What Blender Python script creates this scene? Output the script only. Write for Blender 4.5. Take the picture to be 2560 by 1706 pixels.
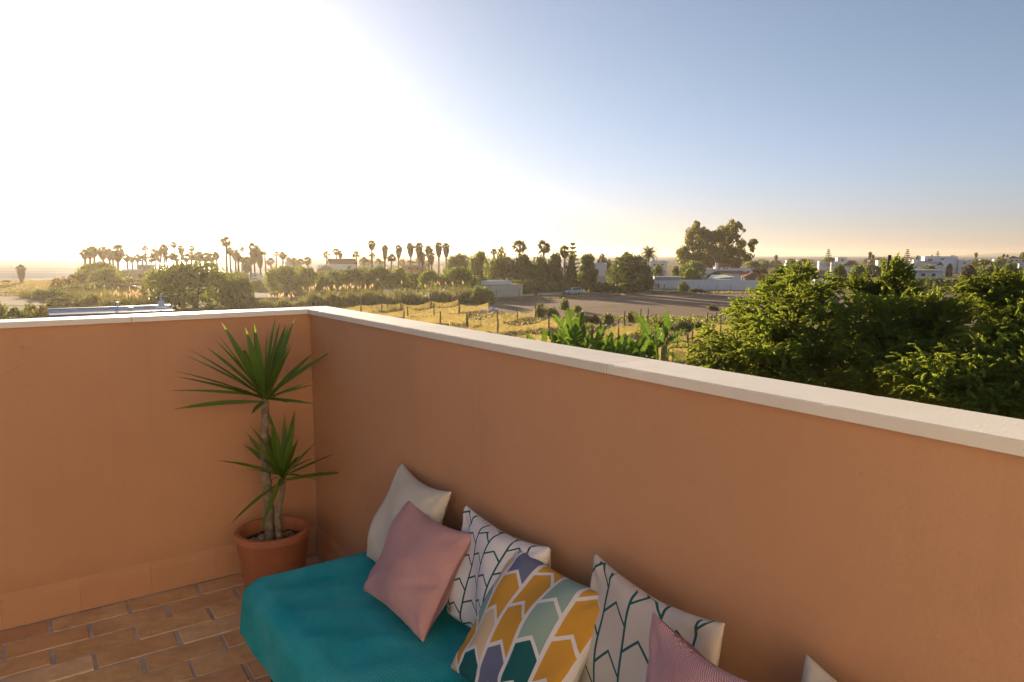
import bpy, math, random
import numpy as np
from mathutils import Vector, Matrix

for o in list(bpy.data.objects):
    bpy.data.objects.remove(o)
SC = bpy.context.scene
COL = SC.collection
RAD = math.radians

# ------------------------------------------------------------------ camera
EYE = 9.0                                  # eye height above the fields; the roof terrace floor is at 7.5 m
PITCH = math.asin(215 / 1800.0)
F = 1800.0 * math.cos(PITCH)               # focal length in pixels of a 2560 px wide picture
cam_d = bpy.data.cameras.new('camera'); cam = bpy.data.objects.new('camera', cam_d); COL.objects.link(cam)
cam_d.sensor_width = 36.0; cam_d.lens = 36.0 * F / 2560.0
cam_d.clip_start = 0.05; cam_d.clip_end = 60000
cam.location = (0, 0, EYE); cam.rotation_euler = (math.pi / 2 - PITCH, 0, 0)
SC.camera = cam

# ------------------------------------------------------------------ light
SUN_EL = RAD(9.5); SUN_AZ = RAD(-25.3)    # azimuth measured from the view direction, negative is to the left
SUNV = Vector((math.sin(SUN_AZ) * math.cos(SUN_EL), math.cos(SUN_AZ) * math.cos(SUN_EL), math.sin(SUN_EL)))
SC.view_settings.view_transform = 'Standard'
SC.view_settings.look = 'None'
SC.view_settings.exposure = 1.3
SC.view_settings.gamma = 1.0
SC.view_settings.use_curve_mapping = False
w = bpy.data.worlds.new('World'); SC.world = w; w.use_nodes = True
nt = w.node_tree; nt.nodes.clear()
N = nt.nodes.new; L = nt.links.new
out = N('ShaderNodeOutputWorld')
sky = N('ShaderNodeTexSky'); sky.sky_type = 'NISHITA'; sky.sun_disc = False
sky.sun_elevation = SUN_EL; sky.sun_rotation = SUN_AZ
sky.altitude = 0; sky.air_density = 1.0; sky.dust_density = 0.1; sky.ozone_density = 1.8
bg = N('ShaderNodeBackground'); bg.inputs['Strength'].default_value = 0.05
# bright hazy glow of the low sun: two lobes round the sun's direction, part of the sky itself
tc = N('ShaderNodeTexCoord'); dp = N('ShaderNodeVectorMath'); dp.operation = 'DOT_PRODUCT'
nrm = N('ShaderNodeVectorMath'); nrm.operation = 'NORMALIZE'; L(tc.outputs['Generated'], nrm.inputs[0])
L(nrm.outputs[0], dp.inputs[0]); dp.inputs[1].default_value = SUNV
mx = N('ShaderNodeMath'); mx.operation = 'MAXIMUM'; L(dp.outputs['Value'], mx.inputs[0]); mx.inputs[1].default_value = 0
def lobe(p, colr, s):
    a = N('ShaderNodeMath'); a.operation = 'POWER'; L(mx.outputs[0], a.inputs[0]); a.inputs[1].default_value = p
    b = N('ShaderNodeBackground'); b.inputs['Color'].default_value = (*colr, 1)
    c = N('ShaderNodeMath'); c.operation = 'MULTIPLY'; L(a.outputs[0], c.inputs[0]); c.inputs[1].default_value = s
    L(c.outputs[0], b.inputs['Strength']); return b
TINT_LOW, TINT_HIGH, SKY_SAT = (.86, .82, 1.36, 1), (.95, .98, 1.17, 1), .80
LOBES = [(30, (1.0, .92, .82), .28), (6, (1.0, .70, .48), .062)]
# white balance of the hazy evening: a little more blue in the band along the horizon, slightly greyed overall
geo_ = N('ShaderNodeSeparateXYZ'); L(nrm.outputs[0], geo_.inputs[0])
rmp = N('ShaderNodeValToRGB'); L(geo_.outputs[2], rmp.inputs[0])
rmp.color_ramp.elements[0].position = 0.0; rmp.color_ramp.elements[0].color = TINT_LOW
rmp.color_ramp.elements[1].position = 0.22; rmp.color_ramp.elements[1].color = TINT_HIGH
tint = N('ShaderNodeMix'); tint.data_type = 'RGBA'; tint.blend_type = 'MULTIPLY'; tint.inputs[0].default_value = 1.0
L(sky.outputs[0], tint.inputs[6]); L(rmp.outputs[0], tint.inputs[7])
hsv = N('ShaderNodeHueSaturation'); hsv.inputs['Saturation'].default_value = SKY_SAT; L(tint.outputs[2], hsv.inputs['Color'])
L(hsv.outputs[0], bg.inputs['Color'])
last = bg
for a_ in LOBES:
    b_ = lobe(*a_); ad = N('ShaderNodeAddShader'); L(last.outputs[0], ad.inputs[0]); L(b_.outputs[0], ad.inputs[1]); last = ad
L(last.outputs[0], out.inputs['Surface'])
sd = bpy.data.lights.new('sun', 'SUN'); sun = bpy.data.objects.new('sun', sd); COL.objects.link(sun)
sd.energy = 5.0; sd.angle = RAD(0.6); sd.color = (1.0, .80, .54)
sun.rotation_euler = SUNV.to_track_quat('Z', 'Y').to_euler()
SC.render.engine = 'CYCLES'
cy = SC.cycles
cy.use_denoising = True
try: cy.denoiser = 'OPENIMAGEDENOISE'
except Exception: pass
cy.max_bounces = 6; cy.diffuse_bounces = 3; cy.glossy_bounces = 2; cy.transmission_bounces = 4
cy.transparent_max_bounces = 12; cy.volume_bounces = 0
cy.sample_clamp_indirect = 6; cy.caustics_reflective = False; cy.caustics_refractive = False

# ------------------------------------------------------------------ from picture coordinates to places
CP, SP = math.cos(PITCH), math.sin(PITCH)
def ray(x, y):
    a, b = (x - 1280) / F, -(y - 853) / F
    return Vector((a, CP + b * SP, -SP + b * CP))
def Pt(x, y, D):                           # the place D metres ahead that is seen at (x, y)
    r = ray(x, y); return Vector((0, 0, EYE)) + r * (D / r.y)
def G(x, y, z=0.0):                        # the place on the level z seen at (x, y)
    r = ray(x, y); return Vector((0, 0, EYE)) + r * ((z - EYE) / r.z)
def Gd(x, D, z=0.0):                       # the place on the level z, D metres ahead, seen in column x
    a = (x - 1280) / F; return Vector((a * (D * CP + (EYE - z) * SP), D, z))

# ------------------------------------------------------------------ objects and tags
def tag(o, label=None, cat=None, group=None, kind=None):
    if label: o['label'] = label
    if cat: o['category'] = cat
    if group: o['group'] = group
    if kind: o['kind'] = kind
    return o
def link(name, me, parent=None, mat=None, loc=None, rot=None, scale=None, M4=None):
    o = bpy.data.objects.new(name, me); COL.objects.link(o)
    if parent is not None: o.parent = parent
    if M4 is not None: o.matrix_local = M4
    if loc is not None: o.location = loc
    if rot is not None: o.rotation_euler = rot
    if scale is not None: o.scale = scale
    if mat is not None:
        if me.materials and me.materials[0] is not mat:
            o.material_slots[0].link = 'OBJECT'; o.material_slots[0].material = mat
        elif not me.materials: me.materials.append(mat)
    return o
def empty(name, loc=(0, 0, 0), rz=0, label=None, cat=None, group=None):
    o = bpy.data.objects.new(name, None); COL.objects.link(o); o.empty_display_size = .2
    o.location = loc; o.rotation_euler = (0, 0, rz); return tag(o, label, cat, group)

def mesh_np(name, V, Fs, mats=(), uv=None, smooth=False, midx=None):
    """V (n,3); Fs one (m,k) index array or a list of them."""
    if not isinstance(Fs, (list, tuple)): Fs = [Fs]
    Fs = [np.asarray(f, dtype=np.int32) for f in Fs if len(f)]
    me = bpy.data.meshes.new(name)
    V = np.asarray(V, dtype=np.float32)
    loops = np.concatenate([f.ravel() for f in Fs])
    tot = np.concatenate([np.full(len(f), f.shape[1], dtype=np.int32) for f in Fs])
    start = np.concatenate([[0], np.cumsum(tot)[:-1]]).astype(np.int32)
    me.vertices.add(len(V)); me.vertices.foreach_set('co', V.ravel())
    me.loops.add(len(loops)); me.loops.foreach_set('vertex_index', loops)
    me.polygons.add(len(tot)); me.polygons.foreach_set('loop_start', start)
    if midx is not None: me.polygons.foreach_set('material_index', np.asarray(midx, dtype=np.int32))
    me.polygons.foreach_set('use_smooth', np.full(len(tot), bool(smooth)))
    me.update(calc_edges=True)
    if uv is not None:
        l = me.uv_layers.new(name='UVMap'); l.data.foreach_set('uv', np.asarray(uv, dtype=np.float32)[loops].ravel())
    for m in (mats if isinstance(mats, (list, tuple)) else [mats]): me.materials.append(m)
    return me

class MB:                                  # collects solids, builds ONE mesh
    def __init__(s): s.v = []; s.f = []
    def add(s, vs, fs):
        k = len(s.v); s.v += [tuple(v) for v in vs]; s.f += [tuple(i + k for i in f) for f in fs]; return s
    def box(s, c, d, M=None, bev=0.0):
        x, y, z = c; a, b, e = d[0] / 2, d[1] / 2, d[2] / 2
        if bev:
            q = []
            for zz, ins in ((-e, 0), (e - bev, 0), (e, bev)):
                q += [(x - a + ins, y - b + ins, z + zz), (x + a - ins, y - b + ins, z + zz), (x + a - ins, y + b - ins, z + zz), (x - a + ins, y + b - ins, z + zz)]
            fs = [(3, 2, 1, 0), (8, 9, 10, 11)]
            for k in (0, 4): fs += [(k + i, k + (i + 1) % 4, k + 4 + (i + 1) % 4, k + 4 + i) for i in range(4)]
        else:
            q = [(x - a, y - b, z - e), (x + a, y - b, z - e), (x + a, y + b, z - e), (x - a, y + b, z - e),
                 (x - a, y - b, z + e), (x + a, y - b, z + e), (x + a, y + b, z + e), (x - a, y + b, z + e)]
            fs = [(3, 2, 1, 0), (4, 5, 6, 7), (0, 1, 5, 4), (1, 2, 6, 5), (2, 3, 7, 6), (3, 0, 4, 7)]
        if M is not None: q = [M @ Vector(v) for v in q]
        return s.add(q, fs)
    def tube(s, pts, rs, n=8, cap=True):
        pts = [Vector(p) for p in pts]; k0 = len(s.v)
        if not hasattr(rs, '__len__'): rs = [rs] * len(pts)
        for i, p in enumerate(pts):
            t = (pts[min(i + 1, len(pts) - 1)] - pts[max(i - 1, 0)]).normalized()
            u = t.cross(Vector((0, 1, .03)) if abs(t.y) < .9 else Vector((1, 0, 0))).normalized(); v = t.cross(u)
            for j in range(n):
                a = 2 * math.pi * j / n; s.v.append(tuple(p + (u * math.cos(a) + v * math.sin(a)) * rs[i]))
        for i in range(len(pts) - 1):
            for j in range(n):
                s.f.append((k0 + i * n + j, k0 + i * n + (j + 1) % n, k0 + (i + 1) * n + (j + 1) % n, k0 + (i + 1) * n + j))
        if cap:
            s.f.append(tuple(k0 + j for j in range(n))[::-1]); e = k0 + (len(pts) - 1) * n; s.f.append(tuple(e + j for j in range(n)))
        return s
    def lathe(s, prof, n=40, c=(0, 0, 0)):
        k0 = len(s.v)
        for r, z in prof:
            for j in range(n):
                a = 2 * math.pi * j / n; s.v.append((c[0] + r * math.cos(a), c[1] + r * math.sin(a), c[2] + z))
        for i in range(len(prof) - 1):
            for j in range(n):
                s.f.append((k0 + i * n + j, k0 + i * n + (j + 1) % n, k0 + (i + 1) * n + (j + 1) % n, k0 + (i + 1) * n + j))
        return s
    def prism(s, poly, axis, lo, hi):      # poly of 2D points, extruded along the axis 'x','y','z'
        n = len(poly)
        def at(p, h): return {'x': (h, p[0], p[1]), 'y': (p[0], h, p[1]), 'z': (p[0], p[1], h)}[axis]
        return s.add([at(p, lo) for p in poly] + [at(p, hi) for p in poly],
                     [tuple(range(n))[::-1], tuple(range(n, 2 * n))] + [(i, (i + 1) % n, n + (i + 1) % n, n + i) for i in range(n)])
    def mesh(s, name, mat=None, smooth=False):
        me = bpy.data.meshes.new(name); me.from_pydata(s.v, [], s.f); me.update()
        import bmesh
        b = bmesh.new(); b.from_mesh(me); bmesh.ops.recalc_face_normals(b, faces=b.faces); b.to_mesh(me); b.free()
        if smooth:
            me.polygons.foreach_set('use_smooth', [True] * len(me.polygons))
            try: me.set_sharp_from_angle(angle=RAD(40))
            except Exception: pass
        if mat: me.materials.append(mat)
        return me
    def build(s, name, mat, parent=None, smooth=False, **k):
        return link(name, s.mesh(name, mat, smooth), parent, **k)

# ------------------------------------------------------------------ materials
def nodes(name):
    m = bpy.data.materials.new(name); m.use_nodes = True; t = m.node_tree; t.nodes.clear()
    return m, t, t.nodes.new, t.links.new
def mathn(t, op, a, b=None, c=None):
    n = t.nodes.new('ShaderNodeMath'); n.operation = op
    for i, v in enumerate((a, b, c)):
        if v is None: continue
        if isinstance(v, (int, float)): n.inputs[i].default_value = v
        else: t.links.new(v, n.inputs[i])
    return n.outputs[0]
def mixc(t, f, a, b, mode='MIX'):
    n = t.nodes.new('ShaderNodeMix'); n.data_type = 'RGBA'; n.blend_type = mode
    for k, v in ((0, f), (6, a), (7, b)):
        if isinstance(v, (int, float)): n.inputs[k].default_value = v
        elif isinstance(v, tuple): n.inputs[k].default_value = (*v[:3], 1)
        else: t.links.new(v, n.inputs[k])
    return n.outputs[2]
def noise(t, vec, scale, detail=4, rough=.55):
    n = t.nodes.new('ShaderNodeTexNoise'); n.inputs['Scale'].default_value = scale; n.inputs['Detail'].default_value = detail
    n.inputs['Roughness'].default_value = rough
    if vec is not None: t.links.new(vec, n.inputs['Vector'])
    return n.outputs['Fac']
def ramp(t, f, stops, interp='LINEAR'):
    n = t.nodes.new('ShaderNodeValToRGB'); n.color_ramp.interpolation = interp; e = n.color_ramp.elements
    while len(e) < len(stops): e.new(.5)
    for k, (p, c) in zip(e, stops):
        k.position = p; k.color = (*c, 1) if isinstance(c, tuple) else (c, c, c, 1)
    t.links.new(f, n.inputs[0]); return n.outputs[0]
def mul(c, k): return tuple(min(1, max(0, x * k)) for x in c)
def mat(name, col, rough=.8, var=.18, scale=3.0, bump=0.0, bscale=40.0, spec=.3, metal=0.0, rnd=0.0, col2=None, coords='Object', bdist=.01, s2=None):
    m, t, n, l = nodes(name)
    o = n('ShaderNodeOutputMaterial'); b = n('ShaderNodeBsdfPrincipled'); l(b.outputs[0], o.inputs[0])
    if coords == 'Position': vec = n('ShaderNodeNewGeometry').outputs['Position']
    else: vec = n('ShaderNodeTexCoord').outputs[coords]
    f = noise(t, vec, scale, 6, .6)
    c = mixc(t, ramp(t, f, [(.3, 0.0), (.7, 1.0)]), mul(col, 1 - var), col2 or mul(col, 1 + var))
    if s2:
        c = mixc(t, ramp(t, noise(t, vec, s2, 5, .65), [(.35, 0.0), (.75, .6)]), c, mul(col, 1 - 1.6 * var))
    if rnd:
        r = n('ShaderNodeObjectInfo').outputs['Random']
        c = mixc(t, 1.0, c, ramp(t, r, [(0, 1 - rnd), (1, 1.0)]), 'MULTIPLY')
    l(c, b.inputs['Base Color'])
    b.inputs['Roughness'].default_value = rough; b.inputs['Metallic'].default_value = metal
    b.inputs['Specular IOR Level'].default_value = spec
    if bump:
        bn = n('ShaderNodeBump'); bn.inputs['Strength'].default_value = bump; bn.inputs['Distance'].default_value = bdist
        l(noise(t, vec, bscale, 5, .6), bn.inputs['Height']); l(bn.outputs[0], b.inputs['Normal'])
    return m
def leaf_mat(name, col, tcol=None, tr=.4, rough=.5, var=.35, scale=.6, spec=.25, rnd=.25, coords='Position', tip=None):
    m, t, n, l = nodes(name)
    o = n('ShaderNodeOutputMaterial'); b = n('ShaderNodeBsdfPrincipled'); tb = n('ShaderNodeBsdfTranslucent'); mxs = n('ShaderNodeMixShader')
    vec = n('ShaderNodeNewGeometry').outputs['Position'] if coords == 'Position' else n('ShaderNodeTexCoord').outputs[coords]
    f = ramp(t, noise(t, vec, scale, 5, .65), [(.3, 1 - var), (.7, 1 + var)])
    r = n('ShaderNodeObjectInfo').outputs['Random']
    f = mixc(t, 1.0, f, ramp(t, r, [(0, 1 - rnd), (1, 1.0)]), 'MULTIPLY')
    tcol = tcol or (min(1, col[0] * 2.6), min(1, col[1] * 2.3), col[2] * 1.0)
    ca, cb = mixc(t, 1.0, col, f, 'MULTIPLY'), mixc(t, 1.0, tcol, f, 'MULTIPLY')
    if tip:                                  # withered tips: the leaf's own length runs along y from 0 to 1
        oc = n('ShaderNodeTexCoord').outputs['Object']; sy_ = n('ShaderNodeSeparateXYZ'); l(oc, sy_.inputs[0])
        tf = ramp(t, mathn(t, 'ADD', sy_.outputs[1], mathn(t, 'MULTIPLY', mathn(t, 'ADD', noise(t, oc, 9, 3, .6), r), .06)), [(.955, 0.0), (1.01, 1.0)])
        yf = ramp(t, mathn(t, 'ADD', sy_.outputs[1], 0.0), [(.0, .55), (.22, 0.0)])
        ca, cb = mixc(t, yf, ca, (.30, .30, .10)), cb
        ca, cb = mixc(t, tf, ca, tip), mixc(t, tf, cb, tip)
    l(ca, b.inputs['Base Color']); l(cb, tb.inputs['Color'])
    b.inputs['Roughness'].default_value = rough; b.inputs['Specular IOR Level'].default_value = spec
    mxs.inputs[0].default_value = tr; l(b.outputs[0], mxs.inputs[1]); l(tb.outputs[0], mxs.inputs[2]); l(mxs.outputs[0], o.inputs[0])
    return m
# ================================================================== THE ROOF TERRACE (its frame is turned 34.7 degrees)
ROT = RAD(34.7)
FL = EYE - 1.5                              # terrace floor level
VX = Vector((math.cos(ROT), math.sin(ROT), 0)); VY = Vector((-math.sin(ROT), math.cos(ROT), 0))
def W(a, b, z): return VX * a + VY * b + Vector((0, 0, FL + z))
WX, WY = 1.165, 3.41                        # inner faces of the two parapets
CZ = 1.218                                  # underside of the coping above the floor

def plaster(name, c1, c2, base=.35):
    m, t, n, l = nodes(name)
    o = n('ShaderNodeOutputMaterial'); b = n('ShaderNodeBsdfPrincipled'); l(b.outputs[0], o.inputs[0])
    vec = n('ShaderNodeTexCoord').outputs['Object']
    c = mixc(t, ramp(t, noise(t, vec, 1.6, 5, .6), [(.3, 0.0), (.7, 1.0)]), c1, c2)
    mp = n('ShaderNodeMapping'); mp.inputs['Scale'].default_value = (7, 7, .55); l(vec, mp.inputs[0])   # faint rain streaks
    c = mixc(t, ramp(t, noise(t, mp.outputs[0], 1.5, 4, .6), [(.54, 0.0), (.8, .10)]), c, mul(c1, .80))
    c = mixc(t, ramp(t, noise(t, vec, 75, 3, .6), [(.70, 0.0), (.78, .35)]), c, mul(c1, .6))
    sp = n('ShaderNodeSeparateXYZ'); l(vec, sp.inputs[0])
    # rain marks that run down from the coping, splash dirt along the base, hairline cracks
    top = ramp(t, sp.outputs[2], [(.25, 0.0), (1.0, 1.0)])
    mp2 = n('ShaderNodeMapping'); mp2.inputs['Scale'].default_value = (15, 15, .35); l(vec, mp2.inputs[0])
    st = mathn(t, 'MULTIPLY', ramp(t, noise(t, mp2.outputs[0], 1.0, 5, .65), [(.53, 0.0), (.75, .10)]), top)
    c = mixc(t, st, c, mul(c1, .66))
    bs = ramp(t, mathn(t, 'ADD', sp.outputs[2], mathn(t, 'MULTIPLY', noise(t, vec, 5, 5, .6), -.22)), [(-.02, base), (.14, 0.0)])
    c = mixc(t, bs, c, mul(c1, .70))
    vo = n('ShaderNodeTexVoronoi'); vo.feature = 'DISTANCE_TO_EDGE'; vo.inputs['Scale'].default_value = 1.3
    wv = n('ShaderNodeVectorMath'); wv.operation = 'ADD'; nz_ = n('ShaderNodeTexNoise'); nz_.inputs['Scale'].default_value = 3.0; nz_.inputs['Detail'].default_value = 6; l(vec, nz_.inputs['Vector']); l(vec, wv.inputs[0]); l(nz_.outputs['Color'], wv.inputs[1]); l(wv.outputs[0], vo.inputs['Vector'])
    ck = mathn(t, 'MULTIPLY', mathn(t, 'LESS_THAN', vo.outputs['Distance'], .0022), ramp(t, noise(t, vec, 1.1, 3, .6), [(.55, 0.0), (.68, .45)]))
    c = mixc(t, ck, c, mul(c1, .55))
    l(c, b.inputs['Base Color']); b.inputs['Roughness'].default_value = .9; b.inputs['Specular IOR Level'].default_value = .2
    h = mathn(t, 'ADD', noise(t, vec, 140, 4, .6), mathn(t, 'MULTIPLY', noise(t, vec, 11, 4, .5), 1.2))
    bn = n('ShaderNodeBump'); bn.inputs['Strength'].default_value = .35; bn.inputs['Distance'].default_value = .003
    l(h, bn.inputs['Height']); l(bn.outputs[0], b.inputs['Normal'])
    return m
M_PL = plaster('terracotta_paint', (.560, .300, .166), (.620, .340, .190))
M_SK = plaster('skirting_paint', (.556, .298, .166), (.614, .338, .190), 0.0)
M_COP = mat('coping_stone', (.87, .80, .70), .6, .09, 2.2, .35, 120, spec=.4, rnd=.10, s2=9, bdist=.002)
M_MORT = mat('mortar', (.54, .47, .41), .95, .3, 9, .7, 120, spec=.1, bdist=.004)

M_BOUNCE = mat('bounce_wall_paint', (.86, .73, .56), .9, .06, 1.2, .2, 60, spec=.15)  # cream coat of the added bounce wall
M_FRAME0 = mat('door_wood', (.16, .085, .045), .5, .2, 6, .3, 30)
def brick_mat():
    m, t, n, l = nodes('clay_brick')
    o = n('ShaderNodeOutputMaterial'); b = n('ShaderNodeBsdfPrincipled'); l(b.outputs[0], o.inputs[0])
    vec = n('ShaderNodeNewGeometry').outputs['Position']
    r = n('ShaderNodeObjectInfo').outputs['Random']
    base = ramp(t, r, [(0, (.74, .46, .22)), (.25, (.86, .63, .32)), (.45, (.68, .39, .21)), (.65, (.84, .60, .27)), (.82, (.70, .42, .23)), (1, (.88, .66, .38))])
    c = mixc(t, ramp(t, noise(t, vec, 9, 5, .65), [(.35, 0.0), (.7, .75)]), base, (.52, .28, .13))
    mp = n('ShaderNodeMapping'); mp.inputs['Rotation'].default_value = (0, 0, -ROT); mp.inputs['Scale'].default_value = (5, 16, 5); l(vec, mp.inputs[0])
    c = mixc(t, ramp(t, noise(t, mp.outputs[0], 2.0, 4, .55), [(.60, 0.0), (.70, .5)]), c, (.78, .58, .46))      # pale salt bloom
    c = mixc(t, ramp(t, noise(t, vec, 90, 2, .5), [(.70, 0.0), (.76, .7)]), c, (.10, .06, .04))
    l(c, b.inputs['Base Color']); b.inputs['Roughness'].default_value = .62; b.inputs['Specular IOR Level'].default_value = .35
    bn = n('ShaderNodeBump'); bn.inputs['Strength'].default_value = .6; bn.inputs['Distance'].default_value = .004
    l(noise(t, vec, 45, 5, .65), bn.inputs['Height']); l(bn.outputs[0], b.inputs['Normal'])
    return m
M_BR = brick_mat()

# floor: a mortar bed with every brick laid on it
bed = MB().box(((-3.2 + WX) / 2, (-2.1 + WY) / 2, -.0532), (WX + 3.2 - .002, WY + 2.1 - .002, .10)).build('terrace_floor', M_MORT, loc=(0, 0, FL), rot=(0, 0, ROT))
tag(bed, 'terracotta brick floor of the roof terrace', kind='structure')
rng = random.Random(5)
brick_me = []
for k in range(8):
    b = MB(); b.box((0, 0, 0), (.2685 + rng.uniform(-.005, .004), .1215 + rng.uniform(-.004, .003), .030), None, .003)
    b.v = [(x + rng.uniform(-.0022, .0022), y + rng.uniform(-.0022, .0022), z + rng.uniform(-.0012, .0012)) for x, y, z in b.v]
    brick_me.append(b.mesh('brick', M_BR))
LP, WP = .283, .1315
row = 0
y = WY - .012 - WP / 2
while y > 1.25:
    off = (.087 if row % 2 == 0 else -.055) + rng.uniform(-.012, .012)
    x = WX - .10 - LP / 2 + off
    k = 0
    while x > -1.15:
        if x + LP / 2 < WX + .002:
            q = link('brick', rng.choice(brick_me), bed)
            q.location = (x + rng.uniform(-.003, .003), y + rng.uniform(-.003, .003), -.0148 + rng.uniform(-.002, .0016))
            q.rotation_euler = (rng.uniform(-.006, .006), rng.uniform(-.004, .004), rng.choice((0, math.pi)) + rng.uniform(-.01, .01))
        x -= LP
    y -= WP; row += 1

# the building under the terrace
hs = empty('house', W(-.9, .45, -FL), ROT, 'terracotta painted house that carries the brick roof terrace', 'house')
MB().box((0, 0, (FL - .12) / 2), (4.32, 6.12, FL - .13)).build('wall', M_PL, hs)
# added unseen wall with a door behind the camera, bounces sunlight onto the parapets
MB().box((-.08, -3.36, 1.05 + FL - .02), (6.0, 2.5, 3.3)).build('added_bounce_wall', M_BOUNCE, hs)
dq = MB().box((-.9, -2.09, FL + 1.02), (.95, .07, 2.05)).build('door', M_FRAME0, hs)
MB().tube([(-.55, -2.03, FL + 1.0), (-.55, -2.0, FL + 1.0), (-.67, -2.0, FL + 1.0)], .012, 6).build('door_handle', M_MORT, dq)
# parapets
def parapet(label, M_l, cx, cy, dx, dy, slabs, skirts):
    r = empty('parapet_wall', W(0, 0, 0), ROT, label, 'wall', 'terracotta parapets of the terrace')
    MB().box((cx, cy, (CZ - .1) / 2), (dx, dy, CZ + .1 - .002)).build('wall', M_PL, r)
    for s in slabs:
        (x0, y0, x1, y1) = s
        xa, xb, ya, yb = min(x0, x1) + .0013, max(x0, x1) - .0013, min(y0, y1) + .0013, max(y0, y1) - .0013
        longx = (xb - xa) > (yb - ya); n_ = 60; b = MB(); z0_, z1_ = CZ, CZ + .023; lo, hi = (ya, yb) if longx else (xa, xb)
        chips = [(rng.random(), rng.uniform(.0015, .0045), rng.uniform(.006, .02), rng.choice((0, 1))) for _ in range(3)]
        V_ = []
        for i in range(n_ + 1):
            t_ = i / n_; q = (xa + (xb - xa) * t_) if longx else (ya + (yb - ya) * t_); g = .0022
            row_ = []
            for side_, s_ in ((0, 1), (1, -1)):
                base_ = lo if side_ == 0 else hi; cut = rng.uniform(0, .0003)
                for (ct, cd, cw, cs) in chips:
                    if cs == side_: cut += cd * max(0, 1 - abs(t_ - ct) / cw)
                row_.append([(base_ + s_ * rng.uniform(0, .0003), z0_), (base_ + s_ * cut * .4, z1_ - g - cut * .8), (base_ + s_ * (g + cut * 1.3), z1_)])
            pr_ = row_[0] + row_[1][::-1]
            V_ += [(q, p_[0], p_[1]) if longx else (p_[0], q, p_[1]) for p_ in pr_]
        F_ = [(i * 6 + j, i * 6 + (j + 1) % 6, (i + 1) * 6 + (j + 1) % 6, (i + 1) * 6 + j) for i in range(n_) for j in range(6)]
        b.add(V_, F_ + [tuple(range(6)), tuple(n_ * 6 + j for j in range(6))[::-1]])
        b.build('coping_slab', M_COP, r)
    for (x0, y0, x1, y1, nx, ny) in skirts:
        # tile with a plaster bevel on its top edge
        tx, ty = (x1 - x0), (y1 - y0); ln = math.hypot(tx, ty); a = math.atan2(ty, tx)
        b = MB(); th = .008
        b.prism([(0, 0.0), (th, 0.0), (th, .112), (th * .5, .132), (0, .146)], 'y', .0004, ln - .0004)
        M4 = Matrix.Translation((x0, y0, 0)) @ Matrix((( nx, tx / ln, 0, 0), (ny, ty / ln, 0, 0), (0, 0, 1, 0), (0, 0, 0, 1)))
        b.build('skirting_tile', M_SK, r, M4=M4)
    return r
OX, OY = 1.148, 3.385                       # inner edge of the coping
TX, TY = 1.302, 3.545                       # outer edge
sx = [OX] + [.392 - 1.07 * k for k in range(4)]
parapet('terracotta parapet wall behind the potted yucca, hazy sea side, with cream coping', M_PL, (-3.2 + TX - .02) / 2, (WY + TY - .02) / 2, TX - .02 + 3.2, TY - .02 - WY,
        [(sx[i + 1], OY, sx[i], TY) for i in range(4)],
        [(-1.22 + .271 * k, WY, -1.22 + .271 * (k + 1), WY, 0, -1) for k in range(8)] + [(.948, WY, WX - .012, WY, 0, -1)])
sy = [TY, 2.33, 1.262, .19, -.88]
parapet('terracotta parapet wall behind the teal daybed and cushions, with cream coping', M_PL, (WX + TX - .02) / 2, (WY - .004 - .9) / 2, TX - .02 - WX, WY - .004 + .9,
        [(OX, sy[i + 1], TX, sy[i]) for i in range(4)],
        [(WX, WY - .012 - .271 * k, WX, WY - .012 - .271 * (k + 1), -1, 0) for k in range(15)])

# ------------------------------------------------------------------ daybed and throw
SEAT = .40; FX, EYD = .585, 2.455            # seat height, front edge and far end of the daybed
M_FRAME = mat('dark_wood', (.035, .026, .022), .5, .3, 6, .3, 30)
M_MATT = mat('mattress_ticking', (.60, .57, .5), .9, .1, 8, .4, 200)
db = empty('daybed', W(.87, .9, 0), ROT, 'low dark framed daybed along the terracotta wall under a teal throw', 'daybed')
def lb(x, y, z): return (x - .87, y - .9, z)
f = MB(); f.box(lb(.875, .9, .19), (.50, 2.96, .05)); f.build('frame', M_FRAME, db)
for k in range(9):
    MB().box(lb(.875, 2.2 - .32 * k, .2215), (.50, .09, .012)).build('slat', M_FRAME, db)
for x in (.66, 1.09):
    for yy in (2.34, .9, -.5):
        MB().box(lb(x, yy, .0825), (.06, .06, .165)).build('leg', M_FRAME, db)
MB().box(lb(.878, .9, .292), (.53, 3.02, .128), None, .02).build('mattress', M_MATT, db)

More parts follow.
